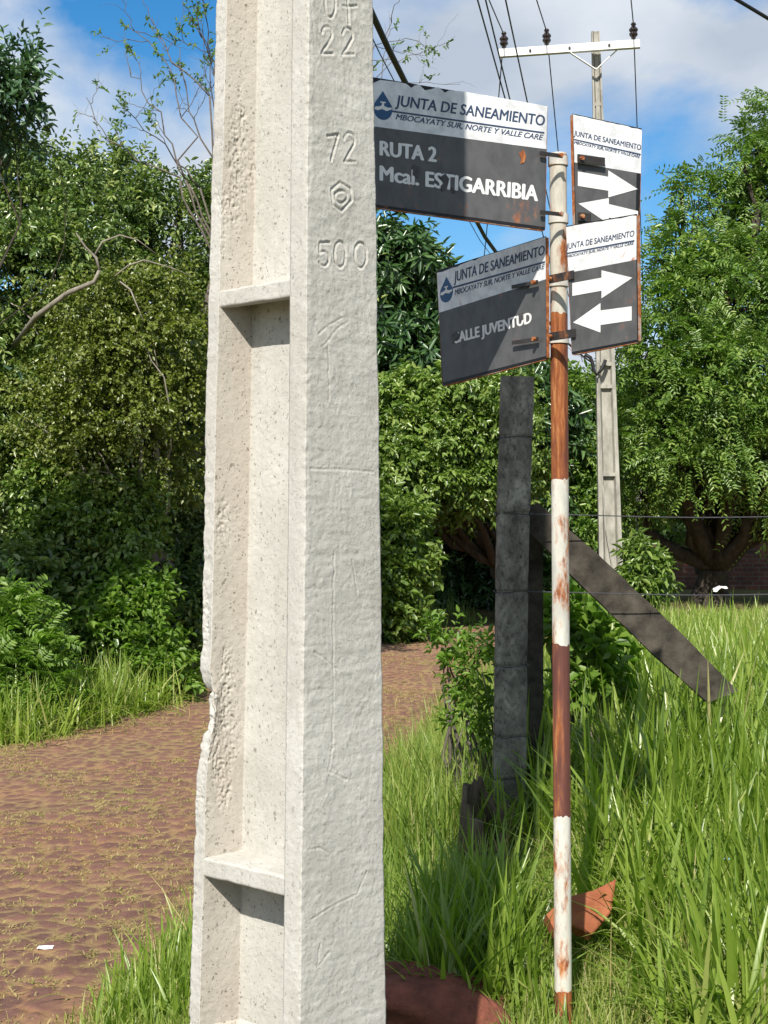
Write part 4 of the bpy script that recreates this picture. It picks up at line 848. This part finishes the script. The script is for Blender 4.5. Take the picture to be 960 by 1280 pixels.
# long grass of the left verge
x, y, d = scatter(r, 2600, -7, 1.5, 9, 26, lambda x, y, d, s: (s < 0) & (d > .1) & (d < 1.5) & inview(x, y, 1.0))
g.tufts(x, y, 11, .06, (.1, .34), (.006, .012), .62, (.0, .8))
for px, py, Y_, n in ((110, 900, 12.6, 26), (150, 895, 13.0, 24), (80, 912, 12.2, 18), (130, 880, 13.4, 22), (175, 880, 13.7, 16), (60, 905, 12.4, 12), (20, 925, 11.6, 14), (95, 890, 13.0, 20), (30, 925, 11.5, 20), (5, 930, 11.3, 16), (70, 915, 12.0, 20), (120, 895, 12.8, 22), (165, 888, 13.3, 22), (195, 880, 13.8, 16), (45, 900, 12.2, 20)):
    p = at(px, py, Y_); g.tufts(p[0] + r.normal(size=n) * .16, p[1] + r.normal(size=n) * .16, 10, .06, (.2, .52), (.008, .018), 1.0, (.15, .9))
x, y, d = scatter(r, 1300, -1.6, -.3, 4.75, 6.0, lambda x, y, d, s: (s > 0) & (x > -.93 + .12 * vn(x * 8, y * 8, 3) + .25 * np.maximum(y - 5, 0)) & inview(x, y, .3))
g.tufts(x, y, 9, .04, (.08, .27), (.006, .013), .62, (.1, .85))
g.build('left_verge_grass', 'grass_tall')
g = Grass(44); r = g.r
x, y, d = scatter(r, 75000, -5, 2, 4.3, 22, lambda x, y, d, s: (d < .05) & inview(x, y, .3) & (vn(x * 3, y * 3, 61) * .5 + vn(x * .9, y * .9, 6) * .8 + .35 * sstep(d, -.6, 0) > .80))
k = cobble(x, y)[0] < .30; x, y = x[k], y[k]
g.tufts(x, y, 7, .026, (.008, .034), (.003, .006), .3, (.0, 1.0), lift=.008, lean0=1.25)
x, y, d = scatter(r, 1500, -5, 2, 4.6, 22, lambda x, y, d, s: (d < .05) & (d > -.35 - .3 * vn(x * .7, y * .7, 4)) & inview(x, y, .3))
g.tufts(x, y, 7, .04, (.03, .09), (.003, .006), .9, (.3, 1.0), lift=.002)
g.build('road_weeds', 'dry')
g = Grass(45); r = g.r
p_ = at(606, 1110, 6.45); x0_ = p_[0] + r.normal(size=16) * .10; y0_ = 6.42 + r.normal(size=16) * .04
g.tufts(x0_, y0_, 3, .03, (.1, .3), (.004, .008), .5)
x = np.array([.98, .55, .50, .46, .62, .72, .90, .95, 1.02, .35, .2, -.6, .78, .84]); y = np.array([5.0, 7.0, 7.1, 7.05, 6.9, 5.1, 5.2, 7.5, 7.6, 7.2, 7.4, 5.4, 5.05, 6.1])
g.tufts(x, y, 3, .06, (.25, .6), (.003, .006), .7)
x, y, d = scatter(r, 2600, -.9, 3, 4.6, 9, lambda x, y, d, s: (s > 0) & (d > .1) & inview(x, y, .3) & norock(x, y) & (vn(x * 3, y * 3, 19) > .45))
g.tufts(x, y, 4, .06, (.08, .22), (.003, .006), .5, lean0=.9)
g.build('dry_stalks', 'dry')

# ------------------------------------------------------------------ fence
def fence():
    b = at(637, 1095, 6.8); bz = gz(b[0], b[1]); root = empty('fence_post', (b[0], b[1], bz), 'dark grey square concrete fence post wrapped with wire, standing in shade', 'post')
    r = np.random.default_rng(8); vs = []; kk = 260; zs = np.linspace(bz - .1, at(650, 470, 6.8)[2], kk); jz = np.array([at(640, q, 6.8)[2] for q in (546, 642, 740, 833, 922, 975)]); ring = []
    for i, z in enumerate(zs):
        py = 655 - (z - CAMZ) * F / 6.8; cx = at(np.interp(py, [470, 640, 830, 1030, 1120], [648, 643.5, 640, 637, 636]), py, 6.8)[0]; w = np.interp(py, [470, 1030], [.0725, .073]); n = 9
        P = []
        for s_, (a_, b_) in enumerate((((-1, -1), (1, -1)), ((1, -1), (1, 1)), ((1, 1), (-1, 1)), ((-1, 1), (-1, -1)))):
            for j in range(n):
                t = j / n; u, v = a_[0] * (1 - t) + b_[0] * t, a_[1] * (1 - t) + b_[1] * t
                k = 1 - .045 * (abs(u) * abs(v)) ** 10
                q = 1 - .10 * math.exp(-(np.abs(jz - z).min() / .008) ** 2) + .025 * math.sin(7.3 * float(np.searchsorted(jz[::-1], z)) + s_) + .035 * float(fbm(s_ * 9 + t * 5, z * 16, 5, 3)); chip = -.10 * max(0, float(fbm(s_ * 3 + t * 2 + 9, z * 7, 12, 3)) - .12) * (abs(u * v) ** 2)
                P.append((cx + u * w * (q + chip) * k, 6.87 + v * .062 * (q + chip) * k + .02 * u, z))
        ring.append(P)
    m_ = len(ring[0]); v = [p for P in ring for p in P]; f = [(i * m_ + j, i * m_ + (j + 1) % m_, (i + 1) * m_ + (j + 1) % m_, (i + 1) * m_ + j) for i in range(kk - 1) for j in range(m_)] + [tuple((kk - 1) * m_ + j for j in range(m_))]
    build('shaft', v, f, M['post'], root, smooth=False)
    for py in (546, 642, 740, 833, 922, 975):
        z = at(640, py, 6.8)[2]; cx = at(np.interp(py, [470, 640, 830, 1030], [648, 643.5, 640, 637]), py, 6.8)[0]; mb = MB(); rr = []
        for j in range(33):
            t = 2 * math.pi * j / 32; u, v_ = math.cos(t), math.sin(t); k = 1 / max(abs(u), abs(v_)); rr.append((cx + u * k * .080, 6.87 + v_ * k * .070, z + .004 * math.sin(3 * t + py)))
        mb.tube(rr, .0022, 5, cap=False); mb.build('wire_wrap', M['wire'], root)
    # curl of loose wire
    p = at(622, 720, 6.78); mb = MB(); mb.tube([at(x, y, 6.76) for x, y in ((632, 708), (624, 706), (620, 712), (621, 722), (626, 730), (624, 745))], .0018, 5); mb.build('loose_wire', M['wire'], root)
    # second upright timber behind
    b = at(668, 1000, 7.15); bz2 = gz(b[0], b[1]); up = at(661, 560, 7.15); mb = MB(); mb.bar((b[0] - .01, 7.15, bz2 - .1), (b[0] - .015, 7.15, at(0, 632, 7.15)[2]), .10, .10, up=(0, 1, 0))
    mb.build('fence_post', M['timber'], None, origin=(b[0], 7.15, bz2)); o = bpy.data.objects['fence_post.001'] if 'fence_post.001' in bpy.data.objects else None
    tag(o, 'short dark timber post close behind the taller blackened post', 'post')
    # leaning brace
    p0 = at(660, 640, 7.02); p1 = at(902, 870, 6.95); n = 40; vs = []; d = unit(p1 - p0); side = unit(np.cross(d, (0, 1., 0))); rt = np.cross(d, side)
    for i in range(n + 1):
        c = p0 + (p1 - p0) * (i / n); hw = (.062 + .016 * math.sin(i / n * 2.2 + .6)) ; hw = np.interp(i / n, [0, .3, .7, 1], [.058, .076, .078, .066]); rough_ = .003
        for u, v_ in ((-1, -1), (0, -1), (1, -1), (1, 0), (1, 1), (0, 1), (-1, 1), (-1, 0)):
            k = 1 + .05 * float(fbm(i * .35, u * 2 + v_, 4, 3)); vs.append(c + side * u * hw * k + rt * v_ * .045 * k + d * (.03 * u if i == n else 0))
    f = [(i * 8 + j, i * 8 + (j + 1) % 8, (i + 1) * 8 + (j + 1) % 8, (i + 1) * 8 + j) for i in range(n) for j in range(8)] + [tuple(range(8))[::-1], tuple(n * 8 + j for j in range(8))]
    o = build('timber_brace', vs, f, M['timber'], None, origin=p1); tag(o, 'dark weathered timber brace slanting from the black post down into the grass', 'timber')
    for k, (py, lab) in enumerate(((643, 'top barbed wire strand at eye level right of the black post'), (740, 'barbed wire strand crossing the slanting timber brace'))):
        mb = MB(); p = at(660, py, 6.83); q = at(1500, py + 3, 6.85); tq = np.linspace(0, 1, 25)[:, None]; pts = p * (1 - tq) + q * tq - np.array([0, 0, .012]) * np.sin(tq * math.pi * 2) ** 2; mb.tube(pts, .0017, 5); mb.tube(pts + np.array([0, .002, .002]), .0014, 5)
        r = np.random.default_rng(k); L = np.linalg.norm(q - p)
        for i in range(int(L / .12)):
            t = (i + .5) * .12 / L; c = np.array([np.interp(t, np.linspace(0, 1, 25), pts[:, a_]) for a_ in range(3)]); a_ = r.uniform(0, 3.1); dd_ = np.array([.2, math.cos(a_), math.sin(a_)]) * .012; mb.tube([c - dd_, c + dd_], .0012, 4)
        o = mb.build('barbed_wire', M['wire'], None, origin=p); tag(o, lab, 'wire', 'barbed wire strands')
fence()

# ------------------------------------------------------------------ far power pole, its wires, other cables
def far_pole():
    Yp = 22.0; lean = lambda py: np.interp(py, [40, 100, 445, 690, 800], [744.5, 746.5, 757, 763.5, 767])
    b = at(lean(800), 800, Yp); bz = gz(b[0], b[1]); root = empty('power_pole', (b[0], b[1], bz), 'weathered concrete power pole with white crossarm, standing behind the arrow panels', 'pole')
    a_ = .08; ax_ = np.array([math.cos(a_), -math.sin(a_), 0]); ay = np.array([math.sin(a_), math.cos(a_), 0])
    zt = at(745, 40, Yp)[2]; zz = np.concatenate([[bz - .2], np.linspace(bz, zt, 60)]); vs = []
    for z in zz:
        py = 655 - (z - CAMZ) * F / Yp; w = np.interp(py, [40, 130, 445, 700, 800], [10.5, 12.5, 23, 29, 33]) * Yp / F / 2; c = at(lean(py), py, Yp); e_ = w * .36; d = w * .45; D_ = w * .9
        prof = [(-w, 0), (-w + e_, 0), (-w + e_ * 1.5, d), (w - e_ * 1.5, d), (w - e_, 0), (w, 0), (w, 2 * D_), (w - e_, 2 * D_), (w - e_ * 1.5, 2 * D_ - d), (-w + e_ * 1.5, 2 * D_ - d), (-w + e_, 2 * D_), (-w, 2 * D_)]
        for u, v_ in prof: vs.append(c + ax_ * u + ay * v_)
    n = 12; k = len(zz); f = [(i * n + j, i * n + (j + 1) % n, (i + 1) * n + (j + 1) % n, (i + 1) * n + j) for i in range(k - 1) for j in range(n)] + [tuple((k - 1) * n + j for j in range(n))]
    build('shaft', vs, f, M['far_concrete'], root)
    for py in (130, 230, 330, 395, 455, 483, 593, 710):
        w = np.interp(py, [40, 130, 445, 700, 800], [10.5, 12.5, 23, 29, 33]) * Yp / F / 2; c = at(lean(py), py, Yp); h = .05; mb = MB(); ww = w * .62
        mb.bar(c - ax_ * ww + ay * w * .24, c + ax_ * ww + ay * w * .24, w * .44, h); mb.build('rib', M['far_concrete'], root)
    # plain upper part
    mb = MB(); mb.bar(at(lean(150), 150, Yp) + ay * .03, at(lean(42), 42, Yp) + ay * .03, .06, .05, up=(0, 1, 0)); mb.build('web', M['far_concrete'], root)
    # conduit running down the face
    mb = MB(); mb.tube([at(x, y, Yp - .03) for x, y in ((748, 450), (750, 520), (753, 600), (757, 660), (765, 705), (768, 760))], .012, 6); mb.build('conduit', M['far_concrete'], root)
    L_ = at(624, 67, Yp + .17) ; R_ = at(800, 54.5, Yp - .20); L_[1], R_[1] = Yp - .02, Yp - .34
    L_ = at(624, 67, Yp + .1); R_ = at(800, 55, Yp - .27)
    mb = MB(); mb.bar(L_, R_, .09, .11); arm = mb.build('crossarm', M['crossarm'], root)
    for t in (.22, .5, .78):
        p = L_ + (R_ - L_) * t + np.array([0, -.05, 0]); mb = MB(); mb.tube([p, p + (0, -.02, 0)], .018, 6); mb.build('bolt', M['wire'], arm)
    mb = MB(); c = at(745, 87, Yp - .12)
    for q in ((713, 66), (774, 60)): mb.bar(at(q[0], q[1], Yp - .13), c, .012, .05, up=(0, 1, 0))
    mb.build('arm_brace', M['crossarm'], root)
    ins = []
    for px, py in ((630, 62), (684, 57), (792, 48)):
        t = (px - 624) / 176; p = L_ + (R_ - L_) * t + np.array([0, 0, .055]); mb = MB()
        prof = [(.004, .012), (.03, .02), (.035, .055), (.05, .062), (.062, .085), (.058, .105), (.042, .11), (.05, .125), (.064, .14), (.062, .165), (.045, .18), (.030, .2), (.028, .215), (.04, .225), (.03, .25)]
        mb.tube([p + (0, 0, h) for h, _ in [(q[1] * .85 if False else q[1], 0) for q in prof]], [max(q[0], .004) for q in prof], 12)
        mb.build('insulator', M['insulator'], root, smooth=True); ins.append(p + (0, 0, .215))
    # dark service loop at the sign
    mb = MB(); mb.tube([at(x, y, Yp - .08) for x, y in ((731, 443), (738, 447), (741, 455), (742, 463), (746, 468), (752, 462), (757, 450))], .028, 6); mb.build('cable_clamp', M['cable'], root, smooth=True)
    # conductors
    dirv = np.array([.187, 1, 0]); names = ('left', 'second', 'right')
    for i, p in enumerate(ins):
        far = [(.0, 0), (6, -.55), (14, -1.0), (24, -1.4)] ; pts = []
        for s_ in np.linspace(-26, 0, 20): pts.append(p + dirv * s_ + np.array([0, 0, -.9 * (1 - ((s_ + 13) / 13) ** 2) * .5]))
        tx = (at(712, 165, 30), at(712, 165, 30), at(822, 330, 40))[i]
        end = np.array([[1.8 + .1, 33, 5.2], [4.9, 38, 5.6], [8.2, 48, 6.6]][i])
        for s_ in np.linspace(0, 1, 14)[1:]: pts.append(p * (1 - s_) + end * s_ + np.array([0, 0, -.35 * math.sin(s_ * math.pi)]))
        mb = MB(); mb.tube(pts, .009, 5); o = mb.build('power_line', M['wire'], None, origin=p)
        tag(o, ('power line on the leftmost insulator of the white crossarm', 'power line on the middle insulator left of the power pole top', 'power line on the insulator at the right end of the white crossarm')[i], 'wire', 'power lines')
    for i, (a0, a1, z, lab) in enumerate((((597, 0), (631, 122), 8.0, 'leftmost thin overhead line passing behind the upper name panel'), ((607, 0), (637, 123), 8.0, 'thin overhead line second from the left above the upper name panel'), ((632, 0), (659, 127), 8.0, 'thin overhead line crossing the left end of the white crossarm'))):
        p, q = at_h(*a0, z), at_h(*a1, z); d = (q - p) / (q[1] - p[1]); mb = MB(); mb.tube([p - d * 14, p, q, q + d * 20], .011, 5); o = mb.build('power_line', M['wire'], None, origin=p); tag(o, lab, 'wire', 'power lines')
    # thick telephone cable from above the near pole to the far pole
    p, q = at_h(485, 60, 3.25), at_h(606, 296, 3.25); e_ = at(738, 452, Yp - .06); s0 = p + (p - q) / (q[1] - p[1]) * -1 * 0
    d = (q - p) / (q[1] - p[1]); st = p - d * 1.9 + np.array([0, 0, .12]); pts = [st, p - d * .9 + (0, 0, .03), p, (p + q) / 2 + (0, 0, -.012), q]
    for t in (.25, .5, .75, 1): pts.append(q * (1 - t) + e_ * t + np.array([0, 0, -.10 * math.sin(t * math.pi)]))
    mb = MB(); mb.tube(pts, .0115, 8); pp = np.array(pts) + np.array([-.028, 0, -.02]); pp[-1] = pts[-1]; mb.tube(pp, .0022, 5)
    tag(mb.build('telephone_cable', M['cable'], None, origin=p, smooth=True), 'thick black cable running from the concrete pole behind the name panels', 'cable')
    p, q = at_h(905, -10, 4.6), at_h(990, 41, 4.6); mb = MB(); d = q - p; mb.tube([p - d * 4, p, q, q + d * 6], .011, 8); tag(mb.build('service_cable', M['cable'], None, origin=p), 'short length of black cable crossing the top right corner', 'cable')
far_pole()
def stub():
    b = at(804, 720, 30); bz = gz(b[0], b[1]); mb = MB(); t = at(801, 612, 30); mb.bar((b[0], 30, bz - .1), (t[0], 30, t[2]), .20, .16, up=(0, 1, 0)); mb.bar((b[0] + .13, 30.02, bz - .1), (t[0] + .12, 30.02, t[2] - .5), .05, .08, up=(0, 1, 0))
    tag(mb.build('concrete_post', M['old_concrete'], None, origin=(b[0], 30, bz)), 'grey concrete post standing between the far power pole and the brick wall', 'post')
stub()
def wall():
    x0, x1 = at(814, 0, 33)[0], at(1250, 0, 33)[0]; yb = 33.0; rng = np.random.default_rng(3); zt = at(0, 677, 33)[2]; mb = MB(); n = 26
    xs = np.linspace(x0, x1, n + 1)
    for i in range(n):
        z0 = gz(xs[i], 33) - .2; h = zt + rng.uniform(-.03, .02); mb.hexa([(xs[i], yb, z0), (xs[i + 1] , yb, z0), (xs[i + 1], yb + .15, z0), (xs[i], yb + .15, z0)], [(xs[i], yb, h), (xs[i + 1], yb, h), (xs[i + 1], yb + .15, h), (xs[i], yb + .15, h)])
    o = mb.build('brick_wall', M['brick'], None, origin=(x0, yb, 0)); tag(o, 'low dark weathered brick wall behind the forked tree trunk', 'wall')
wall()

# ------------------------------------------------------------------ stones, stump, litter, ruin
def lump(name, center, rad, m, label, cat, seed, flat=.0, n=26, amp=.22, sharp=1.0):
    vs = []; fs = []; c = np.array(center)
    for i in range(n + 1):
        th = math.pi * i / n
        for j in range(2 * n):
            ph = math.pi * j / n; d = np.array([math.sin(th) * math.cos(ph), math.sin(th) * math.sin(ph), math.cos(th)]); q = np.sign(d) * np.abs(d) ** sharp
            k = 1 + amp * float(fbm(d[0] * 1.6 + d[2] * .9 + seed, d[1] * 1.6 - d[2] * .7, seed, 4)) + .05 * float(fbm(d[0] * 9 + d[2] * 5, d[1] * 9 + seed, seed + 3, 3)); vs.append(c + q * np.array(rad) * k)
    m2 = 2 * n; fs = [(i * m2 + j, i * m2 + (j + 1) % m2, (i + 1) * m2 + (j + 1) % m2, (i + 1) * m2 + j) for i in range(n) for j in range(m2)]
    o = build(name, vs, np.array(fs), M[m], None, origin=c, smooth=True); return tag(o, label, cat)
p = at(500, 1275, 4.95); lump('rock', (p[0] - .02, 4.97, gz(p[0], 4.95) + .005), (.36, .22, .118), 'rock', 'dark red rock half hidden by the foot of the concrete pole', 'rock', 3, amp=.55, sharp=.75)
def brick_piece():
    c = at(728, 1140, 5.40); q = [(683, 1143), (706, 1122), (742, 1113), (770, 1099), (764, 1140), (740, 1168), (716, 1158), (695, 1166)]; nrm = unit(np.array([.15, -.75, .62])); P0 = c
    a_ = [on_plane(x, y, P0, nrm) for x, y in q]; b_ = [p - nrm * .05 for p in a_]; k = len(q)
    cen = np.mean(a_, 0); inn = [cen + (p - cen) * .93 + nrm * .004 for p in a_]
    v = a_ + b_ + inn; f = [tuple(range(2 * k, 3 * k)), tuple(range(2 * k - 1, k - 1, -1))] + [(i, i + k, (i + 1) % k + k, (i + 1) % k) for i in range(k)] + [(i, (i + 1) % k, (i + 1) % k + 2 * k, i + 2 * k) for i in range(k)]
    tag(build('broken_brick', v, f, M['brickred'], None, origin=c), 'broken orange brick lying in the grass behind the sign post', 'brick')
brick_piece()
def stump():
    c = at(606, 1110, 6.55); bz = gz(c[0], c[1]); n = 40; vs = []; fs = []; o = np.array([c[0], 6.6, bz])
    H = [0, .1, .2, .3, .38]
    for lay, rr in ((0, 1.0), (1, .80)):
        for k, h in enumerate(H):
            for j in range(n):
                t = 2 * math.pi * j / n; top = .27 + .12 * math.cos(t - 2.2) + (.09 * float(fbm(t * 2.5, 1, 5, 3)) + .05 * float(fbm(t * 9, 2, 8, 2))); R_ = rr * (.105 + .025 * float(fbm(math.cos(t) * 2 + 5, math.sin(t) * 2, 6, 3))) * (1.18 - .35 * k / 4)
                vs.append(o + np.array([R_ * math.cos(t) * 1.05, R_ * math.sin(t), -.05 + (top + .05) * h / .38]))
    K = len(H); off = K * n
    for k in range(K - 1):
        for j in range(n):
            a_, b_ = k * n + j, k * n + (j + 1) % n; fs.append((a_, b_, b_ + n, a_ + n)); fs.append((off + b_, off + a_, off + a_ + n, off + b_ + n))
    for j in range(n): a_, b_ = (K - 1) * n + j, (K - 1) * n + (j + 1) % n; fs.append((a_, b_, off + b_, off + a_))
    tag(build('tree_stump', vs, np.array(fs), M['stump'], None, origin=o), 'hollow rotten stump at the foot of the blackened fence post', 'stump')
stump()
def scrap(name, x, y, Y_, w, h, m, label, seed):
    p = at(x, y, Y_); z = gz(p[0], p[1]); z = max(z + .02, p[2]) ; r = np.random.default_rng(seed); n = 10; vs = []; fs = []
    for lay in (0, 1):
        for i in range(n):
            for j in range(n):
                u, v_ = i / (n - 1) - .5, j / (n - 1) - .5; vs.append((p[0] + u * w * (1 + .3 * float(fbm(v_ * 4, 0, seed))), p[1] + v_ * w * .6, z + h * (.5 + .5 * float(fbm(u * 3 + 4, v_ * 3, seed + 2, 3))) - lay * .004))
    q = n * n
    for i in range(n - 1):
        for j in range(n - 1): a_ = i * n + j; fs.append((a_, a_ + n, a_ + n + 1, a_ + 1)); fs.append((q + a_, q + a_ + 1, q + a_ + n + 1, q + a_ + n))
    for i in range(n - 1):
        for a_, b_ in ((i, i + 1), (n * n - n + i, n * n - n + i + 1), (i * n, i * n + n), (i * n + n - 1, i * n + 2 * n - 1)): fs.append((a_, b_, b_ + q, a_ + q))
    tag(build(name, vs, fs, M[m], None, origin=(p[0], p[1], z)), label, 'litter')
scrap('paper_scrap', 57, 1185, at_h(57, 1185, .02)[1], .055, .010, 'white_litter', 'white scrap of litter lying on the red road', 3)
scrap('plastic_scrap', 911, 1076, 5.6, .03, .015, 'blue_litter', 'small blue plastic scrap caught in the tall grass', 5)
scrap('cloth_rag', 900, 742, 19, .16, .12, 'white_litter', 'small white rag in the field grass before the brick wall', 7)
def ruin():
    p = at(185, 720, 16.2); z = gz(p[0], p[1]); r_ = empty('board_heap', (p[0], 16.2, z), 'heap of collapsed mauve boards with a tan stake behind the dark bush', 'debris')
    mb = MB(); mb.bar(at(150, 735, 16.2), at(205, 690, 16.4), .04, .5, up=(0, 0, 1)); mb.build('panel', M['mauve'], r_)
    mb = MB(); mb.bar(at(120, 690, 16.1), at(150, 745, 16.0), .07, .07); mb.build('beam', M['timber'], r_); mb = MB(); mb.bar(at(205, 700, 16.2), at(240, 770, 16.1), .05, .05); mb.build('beam', M['timber'], r_)
    mb = MB(); mb.bar(at(191, 700, 16), at(182, 733, 15.95), .035, .035); mb.build('stake', M['plank'], r_)
ruin()
